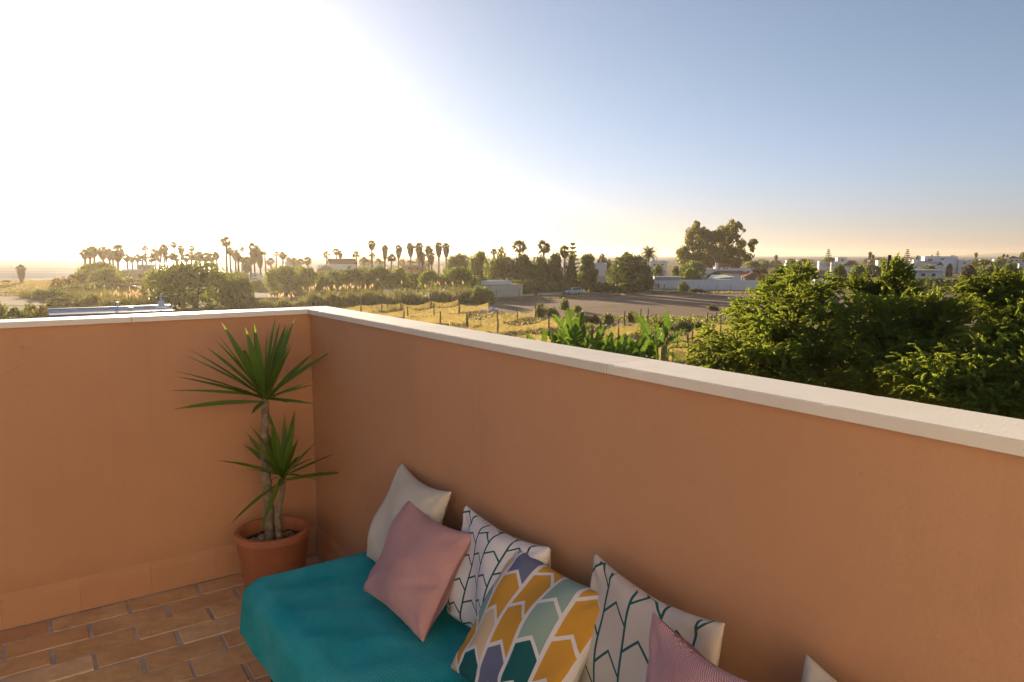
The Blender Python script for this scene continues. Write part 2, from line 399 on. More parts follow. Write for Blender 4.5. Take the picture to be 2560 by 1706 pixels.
def throw_mat():
    m, t, n, l = nodes('teal_weave')
    o = n('ShaderNodeOutputMaterial'); b = n('ShaderNodeBsdfPrincipled'); l(b.outputs[0], o.inputs[0])
    uv = n('ShaderNodeTexCoord').outputs['UV']
    # nested woven lozenges: distance in a sheared grid
    mp = n('ShaderNodeMapping'); mp.inputs['Rotation'].default_value = (0, 0, RAD(45)); mp.inputs['Scale'].default_value = (66, 66, 1); l(uv, mp.inputs[0])
    fr = n('ShaderNodeVectorMath'); fr.operation = 'FRACTION'; l(mp.outputs[0], fr.inputs[0])
    sp = n('ShaderNodeSeparateXYZ'); l(fr.outputs[0], sp.inputs[0])
    ax = mathn(t, 'ABSOLUTE', mathn(t, 'SUBTRACT', sp.outputs[0], .5)); ay = mathn(t, 'ABSOLUTE', mathn(t, 'SUBTRACT', sp.outputs[1], .5))
    d = mathn(t, 'MAXIMUM', ax, ay)
    ring = mathn(t, 'LESS_THAN', mathn(t, 'ABSOLUTE', mathn(t, 'SUBTRACT', mathn(t, 'FRACT', mathn(t, 'MULTIPLY', d, 3.0)), .5)), .24)
    wear = ramp(t, noise(t, uv, 5, 5, .6), [(.32, .12), (.7, 1.0)])
    fine = ramp(t, noise(t, uv, 900, 2, .5), [(.3, .5), (.7, 1.0)])
    fac = mathn(t, 'MULTIPLY', mathn(t, 'MULTIPLY', ring, wear), fine)
    c = mixc(t, ramp(t, noise(t, uv, 7, 4, .6), [(.3, 0.0), (.7, 1.0)]), (.0, .36, .43), (.0, .43, .50))
    c = mixc(t, fac, c, (.20, .78, .82))
    l(c, b.inputs['Base Color']); b.inputs['Roughness'].default_value = .85; b.inputs['Specular IOR Level'].default_value = .15
    bn = n('ShaderNodeBump'); bn.inputs['Strength'].default_value = .9; bn.inputs['Distance'].default_value = .0025
    l(mathn(t, 'ADD', mathn(t, 'MULTIPLY', ring, 1.0), noise(t, uv, 700, 2, .5)), bn.inputs['Height']); l(bn.outputs[0], b.inputs['Normal'])
    return m
def throw_mesh():
    # a rounded cloth box open below: along x from the wall over the front edge, along y over the far end
    r = .045; hang = .205; zt = SEAT
    x1, x0, y1, y0 = WX - .015, FX, EYD, -.58
    def axis(lo, hi, n): return list(np.linspace(lo, hi, n))
    us = [-(hang - k * hang / 8) for k in range(8)] + axis(0, x1 - x0, 58)          # u<0: hanging in front
    vs = axis(y0, y1, 220) + [y1 + (k + 1) * hang / 8 for k in range(8)]
    nr = np.random.RandomState(3); ph = nr.rand(12) * 6.28
    DIPS = [(.99, 2.15, .12, .26, .010), (.89, 1.91, .13, .26, .014), (1.0, 1.6, .13, .26, .012), (.90, 1.37, .14, .26, .014), (.90, 1.0, .16, .3, .012), (.72, 2.25, .2, .2, .003)]
    cr = random.Random(12); CREASES = []
    for k in range(26): CREASES.append((cr.uniform(.62, 1.0), cr.uniform(.9, 2.4), cr.uniform(-.5, 1.9), cr.uniform(.06, .2), cr.uniform(.0008, .0022), cr.uniform(.008, .018)))
    V = []; UV = []
    for u in us:
        for v in vs:
            if u < 0 and v > y1:            # the corner: both hang; fold the extra cloth round the corner
                a = -u; c = v - y1; h = max(a, c); ang = math.atan2(c, a)
                p = [x0 - .0, y1 + .0, zt - h]; dx, dy = -math.cos(ang), math.sin(ang)
                fo = (.012 + .10 * h) * (.35 + .65 * abs(math.cos(2 * ang)))
                p[0] += dx * fo; p[1] += dy * fo
            elif u < 0:
                h = -u; p = [x0, v, zt - h]
                rip = h / hang * (.006 * math.sin(v * 7 + ph[0]) + .002 * math.sin(v * 23 + ph[1]))
                p[0] -= .012 + .05 * h + rip
            elif v > y1:
                h = v - y1; p = [x0 + u, y1, zt - h]
                rip = h / hang * (.005 * math.sin(u * 12 + ph[2]) + .002 * math.sin(u * 31 + ph[3]))
                p[1] += .012 + .05 * h + rip
            else:
                p = [x0 + u, v, zt]
                e = min(u, y1 - v)
                bump = .004 * math.sin(u * 9 + v * 3 + ph[4]) * math.sin(v * 5 + ph[5]) + .0022 * math.sin(u * 21 - v * 13 + ph[6]) + .0018 * math.sin(v * 33 + u * 11 + ph[7])
                p[2] += bump * min(1, e / .08)
                for (cx, cy, ra, rb, dp_) in DIPS:
                    p[2] -= dp_ * math.exp(-((p[0] - cx) / ra) ** 2 - ((v - cy) / rb) ** 2)
                for (cx, cy, an, ln, am, wv) in CREASES:
                    du_ = (p[0] - cx) * math.cos(an) + (v - cy) * math.sin(an); dv_ = -(p[0] - cx) * math.sin(an) + (v - cy) * math.cos(an) + .02 * math.sin(du_ * 14)
                    p[2] += am * math.exp(-(dv_ / wv) ** 2) * math.exp(-(du_ / ln) ** 2) * min(1, e / .05)
            # rounding of the upper edges
            q = Vector(p); inx = max(q.x, x0 + r); iny = min(q.y, y1 - r); inz = min(q.z, zt - r)
            dlt = Vector((min(0, q.x - inx), max(0, q.y - iny), max(0, q.z - inz)))
            if q.z > zt - r - .001 and dlt.length > 1e-6 and (dlt.x < 0 or dlt.y > 0):
                k = max(-dlt.x, dlt.y, dlt.z)
                q = Vector((inx, iny, inz)) + dlt.normalized() * k
            if u < -hang * .98 or v > y1 + hang * .98: q.z += .002 * math.sin(18 * (u + v) + ph[8])
            V.append(q); UV.append((v, u))
    nu, nv = len(us), len(vs)
    Fq = [(i * nv + j, (i + 1) * nv + j, (i + 1) * nv + j + 1, i * nv + j + 1) for i in range(nu - 1) for j in range(nv - 1)]
    return mesh_np('throw', V, np.array(Fq), throw_mat(), uv=UV, smooth=True)
th = link('throw_blanket', throw_mesh(), loc=(0, 0, FL), rot=(0, 0, ROT))
md = th.modifiers.new('thick', 'SOLIDIFY'); md.thickness = .005; md.offset = -1
md = th.modifiers.new('sub', 'SUBSURF'); md.levels = 1; md.render_levels = 1
tag(th, 'teal woven throw draped over the daybed and hanging down its end', 'throw')

# ------------------------------------------------------------------ cushions
def plain_cloth(name, c, c2, wv=900, bump=.5, tw=None):
    m, t, n, l = nodes(name)
    o = n('ShaderNodeOutputMaterial'); b = n('ShaderNodeBsdfPrincipled'); l(b.outputs[0], o.inputs[0])
    uv = n('ShaderNodeTexCoord').outputs['UV']
    sp = n('ShaderNodeSeparateXYZ'); l(uv, sp.inputs[0])
    if tw:                                   # basket weave of two thread colours
        a = mathn(t, 'SINE', mathn(t, 'MULTIPLY', sp.outputs[0], tw)); bb = mathn(t, 'SINE', mathn(t, 'MULTIPLY', sp.outputs[1], tw))
        f = ramp(t, mathn(t, 'ADD', mathn(t, 'MULTIPLY', mathn(t, 'MULTIPLY', a, bb), .5), .5), [(.25, 0.0), (.75, 1.0)])
    else: f = ramp(t, noise(t, uv, 320, 3, .6), [(.3, 0.0), (.7, 1.0)])
    k = mixc(t, f, c, c2)
    k = mixc(t, ramp(t, noise(t, uv, 4, 4, .6), [(.4, 0.0), (.8, .35)]), k, mul(c, .82))
    l(k, b.inputs['Base Color']); b.inputs['Roughness'].default_value = .9; b.inputs['Specular IOR Level'].default_value = .12
    b.inputs['Sheen Weight'].default_value = .2
    bn = n('ShaderNodeBump'); bn.inputs['Strength'].default_value = bump; bn.inputs['Distance'].default_value = .0015
    l(mathn(t, 'ADD', f, noise(t, uv, 60, 4, .6)), bn.inputs['Height']); l(bn.outputs[0], b.inputs['Normal'])
    return m
def arrow_cloth(name, ground, line, nu, nvv, thick, cells=None, rot=0.0, sl=.30, off=(0, 0)):
    """Printed cotton: columns of arrow feathers, neighbours shifted by half a feather."""
    m, t, n, l = nodes(name)
    o = n('ShaderNodeOutputMaterial'); b = n('ShaderNodeBsdfPrincipled'); l(b.outputs[0], o.inputs[0])
    uv = n('ShaderNodeTexCoord').outputs['UV']
    mp = n('ShaderNodeMapping'); mp.inputs['Rotation'].default_value = (0, 0, rot); mp.inputs['Location'].default_value = (off[0], off[1], 0); l(uv, mp.inputs[0])
    sp = n('ShaderNodeSeparateXYZ'); l(mp.outputs[0], sp.inputs[0])
    v0 = mathn(t, 'MULTIPLY', sp.outputs[1], nvv)
    u0 = mathn(t, 'MULTIPLY', sp.outputs[0], nu)
    col0 = mathn(t, 'FLOOR', u0)
    par = mathn(t, 'FLOORED_MODULO', col0, 2)
    # the upright lines sway: hexagon-like feathers that are wider above than below
    fu = mathn(t, 'SUBTRACT', mathn(t, 'FRACT', u0), .5)
    tv = mathn(t, 'ADD', mathn(t, 'ADD', v0, mathn(t, 'MULTIPLY', par, .5)), mathn(t, 'MULTIPLY', mathn(t, 'ABSOLUTE', fu), sl * 2))
    ft = mathn(t, 'FRACT', tv); cell = mathn(t, 'FLOOR', tv)
    de = mathn(t, 'MULTIPLY', mathn(t, 'MINIMUM', ft, mathn(t, 'SUBTRACT', 1.0, ft)), 1.0 / nvv * .86)
    du = mathn(t, 'MULTIPLY', mathn(t, 'SUBTRACT', .5, mathn(t, 'ABSOLUTE', fu)), 1.0 / nu)
    msk = mathn(t, 'LESS_THAN', mathn(t, 'MINIMUM', de, du), thick)
    if cells:
        ix = mathn(t, 'ADD', mathn(t, 'MULTIPLY', mathn(t, 'FLOORED_MODULO', cell, 5), 5), mathn(t, 'FLOORED_MODULO', col0, 5))
        k = ramp(t, mathn(t, 'DIVIDE', mathn(t, 'ADD', ix, .5), 25), [(i / 25, c) for i, c in enumerate(cells)], 'CONSTANT')
    else: k = ground
    k = mixc(t, msk, k, line)
    k = mixc(t, 1.0, k, ramp(t, noise(t, uv, 500, 2, .5), [(.2, .90), (.8, 1.0)]), 'MULTIPLY')
    l(k, b.inputs['Base Color']); b.inputs['Roughness'].default_value = .85; b.inputs['Specular IOR Level'].default_value = .15
    bn = n('ShaderNodeBump'); bn.inputs['Strength'].default_value = .4; bn.inputs['Distance'].default_value = .0015
    l(mathn(t, 'ADD', noise(t, uv, 700, 2, .5), mathn(t, 'MULTIPLY', noise(t, uv, 26, 4, .6), 1.5)), bn.inputs['Height']); l(bn.outputs[0], b.inputs['Normal'])
    return m
TEAL = (.022, .125, .125)
C_CREAM = plain_cloth('cream_linen', (.62, .585, .50), (.70, .66, .57))
C_PINK = plain_cloth('pink_basket_weave', (.58, .25, .28), (.82, .54, .55), tw=560, bump=1.0)
C_PINK2 = plain_cloth('red_and_white_fine_weave', (.46, .12, .16), (.80, .58, .58), tw=480, bump=.9)
C_W1 = arrow_cloth('white_cotton_teal_feathers', (.80, .77, .80), TEAL, 6.0, 4.6, .0078, rot=RAD(4), off=(.05, .1))
C_W2 = arrow_cloth('bone_cotton_teal_feathers', (.68, .60, .54), TEAL, 4.7, 3.5, .0086, rot=RAD(-3), sl=.36, off=(.15, .3))
P_M, P_L, P_D, P_P, P_B = (.66, .34, .055), (.30, .43, .38), (.02, .125, .135), (.76, .56, .36), (.17, .19, .30)
FEATHERS = [P_P, P_M, P_D, P_L, P_P,  P_M, P_D, P_B, P_M, P_D,  P_L, P_P, P_M, P_D, P_M,  P_P, P_M, P_M, P_L, P_M,  P_L, P_B, P_M, P_L, P_M]
C_MU = arrow_cloth('cotton_coloured_feathers', None, (.78, .75, .76), 4.9, 3.5, .0135, FEATHERS, rot=RAD(3), off=(.06, .16))

def cushion(label, m, x, y, yaw, tilt, wd, ht, roll, th=.075, seed=0, dents=(), back=None, wr=1.0):
    nr = np.random.RandomState(seed); n = 40
    g = np.linspace(-1, 1, n); A, B = np.meshgrid(g, g, indexing='ij')
    # outline: sides drawn in between the corners, corners kept sharp
    px = A * (1 - .085 * (1 - B ** 2) * np.abs(A) ** 2) ; py = B * (1 - .085 * (1 - A ** 2) * np.abs(B) ** 2)
    e = np.clip((1 - A ** 2) * (1 - B ** 2), 0, 1)
    prof = e ** .42
    ang = np.arctan2(B, A); rad = np.sqrt(A ** 2 + B ** 2)
    wrk = np.zeros_like(A)
    for k in range(7):                        # soft folds that run in from the corners and seams
        a0 = nr.rand() * 6.28; fq = 2 + nr.rand() * 5; ph = nr.rand() * 6.28
        wrk += np.sin(fq * (A * np.cos(a0) + B * np.sin(a0)) + ph + 1.3 * np.sin(2.1 * A + ph)) * .0032
    pinch = np.zeros_like(A)
    for cx, cy in ((-1, -1), (1, -1), (-1, 1), (1, 1)):
        d = np.hypot(A - cx, B - cy); t = np.arctan2(B - cy, A - cx)
        pinch += np.exp(-(d / .55) ** 2) * np.sin(t * 9 + nr.rand() * 6) * .0050
    dent = np.zeros_like(A)
    for (cx, cy, rx, ry, a, dp_) in dents:
        u = (A - cx) * math.cos(a) + (B - cy) * math.sin(a); v = -(A - cx) * math.sin(a) + (B - cy) * math.cos(a)
        dent -= dp_ * np.exp(-(u / rx) ** 2 - (v / ry) ** 2)
    edge = np.clip(e * 6, 0, 1)
    ridge = .0022 * np.sin(ang * 30 + nr.rand() * 6) * np.exp(-((e - .06) / .06) ** 2)     # puckers along the seam
    fz = prof * th + (wrk + pinch) * edge * wr + dent * edge + ridge
    bz = -prof * th * .8 + (wrk[::-1] + pinch) * edge
    X = px * wd / 2; Y = py * ht / 2
    # slouch: sag of the top edge and a gentle curl
    Y = Y - .012 * (1 - A ** 2) * (B > 0) * B
    V = np.concatenate([np.stack([X, Y, fz], -1).reshape(-1, 3), np.stack([X, Y, bz], -1).reshape(-1, 3)])
    I = np.arange(n * n).reshape(n, n)
    q = np.stack([I[:-1, :-1], I[1:, :-1], I[1:, 1:], I[:-1, 1:]], -1).reshape(-1, 4)
    q2 = q[:, ::-1] + n * n
    rimA = np.concatenate([I[:, 0], I[-1, 1:], I[-2::-1, -1], I[0, -2:0:-1]]); rimB = rimA + n * n
    # weld the rims: use the same vertices
    mp_ = np.arange(2 * n * n); mp_[rimB] = rimA
    V[rimA, 2] = 0
    U = np.stack([(A + 1) / 2, (B + 1) / 2], -1).reshape(-1, 2); UV = np.concatenate([U, U * [-1, 1] + [1.37, .21]])
    q2 = mp_[q2]
    me = mesh_np('cushion', V, np.concatenate([q, q2]), [m] + ([back] if back else []), uv=UV, smooth=True,
                 midx=np.concatenate([np.zeros(len(q)), np.full(len(q2), 1 if back else 0)]))
    # pose: lower left corner on the seat
    u = Vector((math.cos(yaw), math.sin(yaw), 0)); nb = Vector((-math.sin(yaw), math.cos(yaw), 0))
    v = math.cos(tilt) * Vector((0, 0, 1)) + math.sin(tilt) * nb
    u2 = math.cos(roll) * u + math.sin(roll) * v; v2 = -math.sin(roll) * u + math.cos(roll) * v
    nn = u2.cross(v2)
    c = Vector((x, y, SEAT + .004)) + u2 * wd / 2 + v2 * ht / 2
    Ml = Matrix(((u2.x, v2.x, nn.x, c.x), (u2.y, v2.y, nn.y, c.y), (u2.z, v2.z, nn.z, c.z), (0, 0, 0, 1)))
    o = link('cushion', me, M4=Matrix.Translation((0, 0, FL)) @ Matrix.Rotation(ROT, 4, 'Z') @ Ml)
    md = o.modifiers.new('sub', 'SUBSURF'); md.levels = 1; md.render_levels = 1
    return tag(o, label, 'cushion', 'cushions on the daybed')
PI = math.pi
cushion('plain cream linen cushion leaning on the wall behind the pink one, nearest the yucca', C_CREAM, .985, 2.361, -1.654, .43, .425, .365, .033, .062, 1, back=C_W1)
cushion('dusty pink woven cushion with a dented side, in front of the plain cream one', C_PINK, .868, 2.115, -1.546, .574, .405, .338, .003, .068, 2, dents=[(.75, -.12, .35, .10, .5, .022), (.35, -.1, .3, .14, .3, .012)])
cushion('white cushion with thin teal feather outlines, between the pink and the mustard one', C_W1, 1.022, 1.828, -1.55, .205, .428, .345, .014, .062, 3, wr=1.5)
cushion('white cushion with mustard, teal and grey feather print, front and centre', C_MU, .880, 1.568, -1.636, .61, .445, .388, .040, .058, 4, dents=[(.1, -.75, .4, .1, .2, .016)], back=C_CREAM)
cushion('bone cushion with bold teal zigzag outlines, behind the half hidden red and white weave', C_W2, 1.025, 1.222, -1.686, .165, .430, .402, .051, .050, 5)
cushion('red and white finely woven cushion cut off by the lower picture edge', C_PINK2, .882, .872, -1.809, .150, .38, .435, .137, .050, 6)
cushion('cream cushion corner alone against the orange wall at the near end', C_CREAM, 1.00, .70, -1.72, .30, .40, .41, .03, .062, 7)
# ------------------------------------------------------------------ pot with yucca
M_POT = mat('terracotta_plastic', (.50, .190, .095), .5, .16, 5, .15, 90, spec=.4, s2=14)
M_SOIL = mat('potting_soil', (.06, .045, .035), 1, .5, 30, 1, 120, bdist=.01)
PX, PY = .868, 3.13
pot = empty('plant_pot', W(PX, PY, .002), ROT, 'round terracotta pot holding the yucca in the corner of the terrace', 'plant pot')
R, H = .160, .288
MB().lathe([(0, .0), (.118, .0), (.123, .012), (R - .004, H - .034), (R, H - .03), (R + .001, H - .004), (R - .003, H), (R - .019, H), (R - .022, H - .005), (R - .026, H - .06), (R - .03, H - .12)], 56).build('pot', M_POT, pot, True)
nr = np.random.RandomState(8)
k = 22; gx, gy = np.meshgrid(np.linspace(-1, 1, k), np.linspace(-1, 1, k), indexing='ij')
rr = np.maximum(np.abs(gx), np.abs(gy)); th_ = np.arctan2(gy, gx)
sv = np.stack([np.cos(th_) * rr * (R - .030), np.sin(th_) * rr * (R - .030), H - .062 + nr.rand(k, k) * .012], -1).reshape(-1, 3)
I = np.arange(k * k).reshape(k, k)
link('soil', mesh_np('soil', sv, np.stack([I[:-1, :-1], I[1:, :-1], I[1:, 1:], I[:-1, 1:]], -1).reshape(-1, 4), M_SOIL, smooth=True), pot)
M_ST = mat('pale_pebble', (.45, .42, .38), .7, .15, 12, .3, 60, rnd=.25)
M_ST2 = mat('ochre_pebble', (.40, .27, .17), .75, .2, 12, .3, 60)
def stone(label, dx, dy, r, m, fl=.7, sd=0):
    n1, n2 = 9, 14; q = np.random.RandomState(sd); a = q.rand(6) * 6.28
    V = []
    for i in range(n1):
        p = math.pi * i / (n1 - 1)
        for j in range(n2):
            t = 2 * math.pi * j / n2
            d = Vector((math.sin(p) * math.cos(t), math.sin(p) * math.sin(t), math.cos(p)))
            k = 1 + .12 * math.sin(2 * d.x + a[0]) + .1 * math.sin(3 * d.y + a[1]) + .06 * math.sin(5 * d.z + 3 * d.x + a[2])
            V.append(d * r * k)
    V = [(v.x * 1.15, v.y, v.z * fl) for v in V]
    Fq = [(i * n2 + j, i * n2 + (j + 1) % n2, (i + 1) * n2 + (j + 1) % n2, (i + 1) * n2 + j) for i in range(n1 - 1) for j in range(n2)]
    o = link('pebble', mesh_np('pebble', V, np.array(Fq)[:, ::-1], m, smooth=True), loc=W(PX + dx, PY + dy, H - .06 + r * fl * .75), rot=(0, 0, sd))
    return tag(o, label, 'pebble', 'pebbles on the soil of the pot')
stone('largest white pebble on the soil at the left rim of the pot', -.075, -.035, .030, M_ST, .62, 1)
stone('round pale pebble between the white one and the thick trunk', -.035, -.043, .021, M_ST, .7, 2)
stone('ochre pebble behind the thick yucca trunk', -.037, .035, .026, M_ST2, .7, 3)
stone('brownish flat pebble right of the thin trunk by the green sprout', .078, .02, .024, M_ST2, .5, 4)
stone('small dark speckled pebble at the back rim of the pot', -.075, .045, .017, M_ST2, .6, 5)
stone('flat grey pebble at the right rim of the pot behind the sprout', .085, -.03, .02, M_ST, .5, 6)

M_YL = leaf_mat('yucca_leaf', (.135, .255, .045), (.33, .55, .05), tr=.36, rough=.38, var=.18, scale=3, spec=.45, rnd=.35, tip=(.40, .27, .09))
M_TRUNK = mat('yucca_bark', (.33, .265, .19), .95, .45, 22, 1, 60, spec=.1, bdist=.012, s2=30)
def blade(name, m, wid, droop, fold=.28, segs=9, tipw=0.02, twist=0.0):
    V = []; Fq = []
    for i in range(segs + 1):
        t = i / segs
        ww = wid * (.55 + .45 * math.sin(min(1, t * 2.2) * math.pi / 2)) * (1 - max(0, (t - .45) / .55) ** 1.7) + 1e-4
        z = -droop * t ** 2.2; tw = twist * t
        c, s = math.cos(tw), math.sin(tw)
        for k in (-1, 0, 1):
            a, b = k * ww, abs(k) * ww * fold
            V.append((a * c - b * s, t, z + a * s + b * c))
    for i in range(segs):
        for k in range(2):
            Fq.append((i * 3 + k, i * 3 + k + 1, (i + 1) * 3 + k + 1, (i + 1) * 3 + k))
    return mesh_np(name, V, np.array(Fq), m, smooth=True)
BL = [blade('leaf', M_YL, .041, d, .30, 10, twist=tw) for d, tw in ((.01, .1), (.05, -.15), (.10, .2), (.03, .35))]
def frame(base, d, up=Vector((0, 0, 1)), s=1.0, sw=1.0):
    y = d.normalized(); x = y.cross(up)
    if x.length < .05: x = y.cross(Vector((0.3, -1, 0)))
    x.normalize(); z = x.cross(y)
    return Matrix(((x.x * sw, y.x * s, z.x * s, base.x), (x.y * sw, y.y * s, z.y * s, base.y), (x.z * sw, y.z * s, z.z * s, base.z), (0, 0, 0, 1)))
yu = empty('yucca_plant', W(PX, PY, H - .06), 0, 'tall two headed yucca growing in the terracotta pot', 'yucca')
inv = Matrix.Translation(-yu.location)
DEP = W(PX, PY, .5).y
def scr(x, y, D): return Pt(420 + x / 2.24, 760 + y / 2.24, D)
def yuc(base_px, top_px, rad, D0, tips, L, hidden, seed):
    b = W(PX, PY, 0); rg = random.Random(seed)
    p0 = Pt(420 + base_px[0] / 2.24, 760 + base_px[1] / 2.24, D0); p0.z = FL + H - .09
    p1 = scr(*top_px, D0)
    tr = MB(); pts = []; rs = []
    for i in range(35):
        t = i / 34; q = p0.lerp(p1, t); q.x += .010 * math.sin(t * 5.5 + seed) * math.sin(math.pi * t); q.y += .008 * math.sin(t * 4 + seed)
        pts.append(q - yu.location); rs.append(rad * (1.12 - .40 * t) * (1 + (.10 if i % 2 else -.08) + rg.uniform(-.03, .03)))
    tr.tube(pts, rs, 12); to = tr.build('trunk', M_TRUNK, yu, True)
    for (x, y) in tips:
        pl = Vector(((x - top_px[0]) / 2.24, 0, (top_px[1] - y) / 2.24)) * DEP / 1800
        ll = L * rg.uniform(.92, 1.08)
        dep = math.sqrt(max(.0004, ll * ll - pl.length_squared)) * rg.choice((-1, 1, -1)) * .8
        d = Vector((pl.x, dep, pl.z)); s = d.length
        up = Vector((rg.uniform(-.4, .4), -.22, .9)) if abs(d.normalized().z) < .85 else Vector((rg.uniform(-1, 1), -1, .2))
        base = p1 + d.normalized() * .012 + Vector((0, 0, rg.uniform(-.02, .012)))
        link('leaf', rg.choice(BL[:2] if pl.z > .02 else BL[:3]), to, M4=inv @ frame(base, d, up, s, s * rg.uniform(.85, 1.2) * (.36 / s) ** .5))
    for k in range(hidden):
        a = rg.uniform(0, 6.28); el = rg.uniform(.1, 1.25); ll = L * rg.uniform(.5, .9)
        d = Vector((math.cos(a) * math.cos(el) * .6, math.sin(a) * math.cos(el), math.sin(el)))
        link('leaf', rg.choice(BL), to, M4=inv @ frame(p1 + d * .01, d, Vector((0, -.4, 1)), ll, ll))
    return to
UP = [(85, 505), (165, 415), (180, 300), (195, 335), (225, 250), (255, 195), (295, 262), (380, 95), (388, 170), (405, 108), (440, 90), (540, 70), (527, 112), (545, 130), (562, 88), (587, 97), (630, 113), (683, 85), (752, 158), (765, 175), (722, 285), (855, 287), (862, 372), (915, 485), (630, 482)]
LO = [(315, 962), (330, 842), (370, 790), (405, 822), (445, 708), (497, 632), (535, 645), (588, 680), (630, 655), (645, 645), (675, 592), (700, 650), (778, 640), (790, 657), (820, 777), (908, 765), (975, 983), (803, 1090), (625, 1145), (378, 1115), (460, 1062)]
t1 = yuc((560, 1320), (547, 530), .021, DEP - .015, UP, .40, 9, 1)
t2 = yuc((612, 1315), (648, 968), .0145, DEP - .05, LO, .365, 15, 2)
M_GR = leaf_mat('sprout_leaf', (.10, .20, .02), tr=.4, coords='Object')
GB = blade('leaf', M_GR, .05, .25, .2, 6)
sp_ = empty('weed_sprout', W(PX + .055, PY - .015, H - .058), 0, 'small bright green grassy sprout on the soil beside the thin yucca trunk', 'plant')
rg = random.Random(4)
for k in range(9):
    a = k * .7; d = Vector((math.cos(a) * .6, math.sin(a) * .6, rg.uniform(.5, 1.1)))
    link('leaf', GB, sp_, M4=frame(Vector((0, 0, 0)), d, s=rg.uniform(.04, .075), sw=.06))
# ================================================================== LAND AND SEA
def ground_mat():
    m, t, n, l = nodes('dry_ground')
    o = n('ShaderNodeOutputMaterial'); b = n('ShaderNodeBsdfPrincipled'); l(b.outputs[0], o.inputs[0])
    vec = n('ShaderNodeNewGeometry').outputs['Position']
    c = mixc(t, ramp(t, noise(t, vec, .035, 6, .6), [(.35, 0.0), (.65, 1.0)]), (.24, .165, .085), (.165, .135, .055))
    c = mixc(t, ramp(t, noise(t, vec, .22, 6, .65), [(.45, 0.0), (.7, .7)]), c, (.10, .095, .03))
    c = mixc(t, ramp(t, noise(t, vec, 2.5, 4, .6), [(.4, 0.0), (.8, .5)]), c, (.30, .21, .12))
    l(c, b.inputs['Base Color']); b.inputs['Roughness'].default_value = 1; b.inputs['Specular IOR Level'].default_value = .05
    bn = n('ShaderNodeBump'); bn.inputs['Strength'].default_value = .8; bn.inputs['Distance'].default_value = .15
    l(noise(t, vec, 1.4, 6, .7), bn.inputs['Height']); l(bn.outputs[0], b.inputs['Normal'])
    return m
def soil_mat(name, c1, c2, c3, dirx=.3):
    m, t, n, l = nodes(name)
    o = n('ShaderNodeOutputMaterial'); b = n('ShaderNodeBsdfPrincipled'); l(b.outputs[0], o.inputs[0])
    vec = n('ShaderNodeNewGeometry').outputs['Position']
    mp = n('ShaderNodeMapping'); mp.inputs['Rotation'].default_value = (0, 0, dirx); mp.inputs['Scale'].default_value = (.25, 1, 1); l(vec, mp.inputs[0])
    c = mixc(t, ramp(t, noise(t, mp.outputs[0], .10, 6, .6), [(.35, 0.0), (.65, 1.0)]), c1, c2)
    c = mixc(t, ramp(t, noise(t, mp.outputs[0], .8, 6, .7), [(.5, 0.0), (.72, .75)]), c, c3)
    c = mixc(t, ramp(t, noise(t, vec, .16, 6, .7), [(.58, 0.0), (.70, .6)]), c, (.10, .105, .035))
    l(c, b.inputs['Base Color']); b.inputs['Roughness'].default_value = 1; b.inputs['Specular IOR Level'].default_value = .05
    bn = n('ShaderNodeBump'); bn.inputs['Strength'].default_value = .9; bn.inputs['Distance'].default_value = .12
    l(noise(t, mp.outputs[0], 2.2, 6, .7), bn.inputs['Height']); l(bn.outputs[0], b.inputs['Normal'])
    return m
coast = [(-2600, 262), (-800, 266), (0, 268), (150, 272), (235, 278), (500, 310), (700, 430), (900, 520), (1200, 640), (1600, 760), (2000, 980), (2350, 1300), (2700, 1900), (3600, 2600), (6500, 3000)]
cp_ = [Gd(x, d) for x, d in coast]
back = [Vector((3500, 200, 0)), Vector((3000, -400, 0)), Vector((-1200, -400, 0))]
gp = cp_ + back
n_ = len(gp)
b = MB(); b.add([tuple(p) for p in gp] + [(p.x * 1.01 - 2, p.y + 5, -2.0) for p in cp_], [tuple(range(n_))[::-1]] + [(i, n_ + i, n_ + i + 1, i + 1) for i in range(len(cp_) - 1)])
tag(b.build('ground', ground_mat()), 'flat dry coastal land with withered grass', kind='structure')
def sheet(name, pts, z, m, label):
    b = MB(); V = [(p[0], p[1], z) for p in pts]
    b.add(V, [tuple(range(len(V)))]); o = b.build(name, m)
    if o.data.polygons[0].normal.z < 0: o.data.flip_normals()
    return tag(o, label, kind='structure')
M_FIELD = soil_mat('ploughed_soil', (.33, .235, .165), (.235, .165, .115), (.44, .32, .215), .2)
sheet('field', [G(x, y) for x, y in [(1120, 768), (1250, 744), (1420, 738), (1640, 730), (1900, 730), (2600, 742), (3000, 760), (3000, 860), (2300, 860), (1760, 850), (1480, 846), (1330, 800)]], .05, M_FIELD, 'bare brown field beyond the net fences')
M_GRASSP = soil_mat('golden_grass_ground', (.28, .225, .085), (.19, .18, .06), (.36, .28, .12), .5)
sheet('plot', [G(x, y) for x, y in [(790, 776), (1150, 764), (1225, 775), (1345, 800), (1460, 812), (1480, 850), (1800, 858), (1860, 1000), (1500, 1150), (700, 1150), (700, 800)]], .09, M_GRASSP, 'golden dry grass plot divided by yellow net fences')
M_ROAD = soil_mat('dirt', (.36, .27, .21), (.32, .235, .18), (.42, .31, .24), 0)
sheet('dirt_road', [G(x, y) for x, y in [(-300, 741), (140, 744), (330, 756), (330, 770), (140, 764), (-300, 764)]], .05, M_ROAD, 'pale dirt road on the left behind the shrubs')
sheet('track', [G(x, y) for x, y in [(1225, 742), (1420, 733), (1640, 724), (1900, 727), (1900, 731), (1640, 729), (1420, 738.5), (1225, 746)]], .09, M_ROAD, 'dirt track at the far edge of the field')

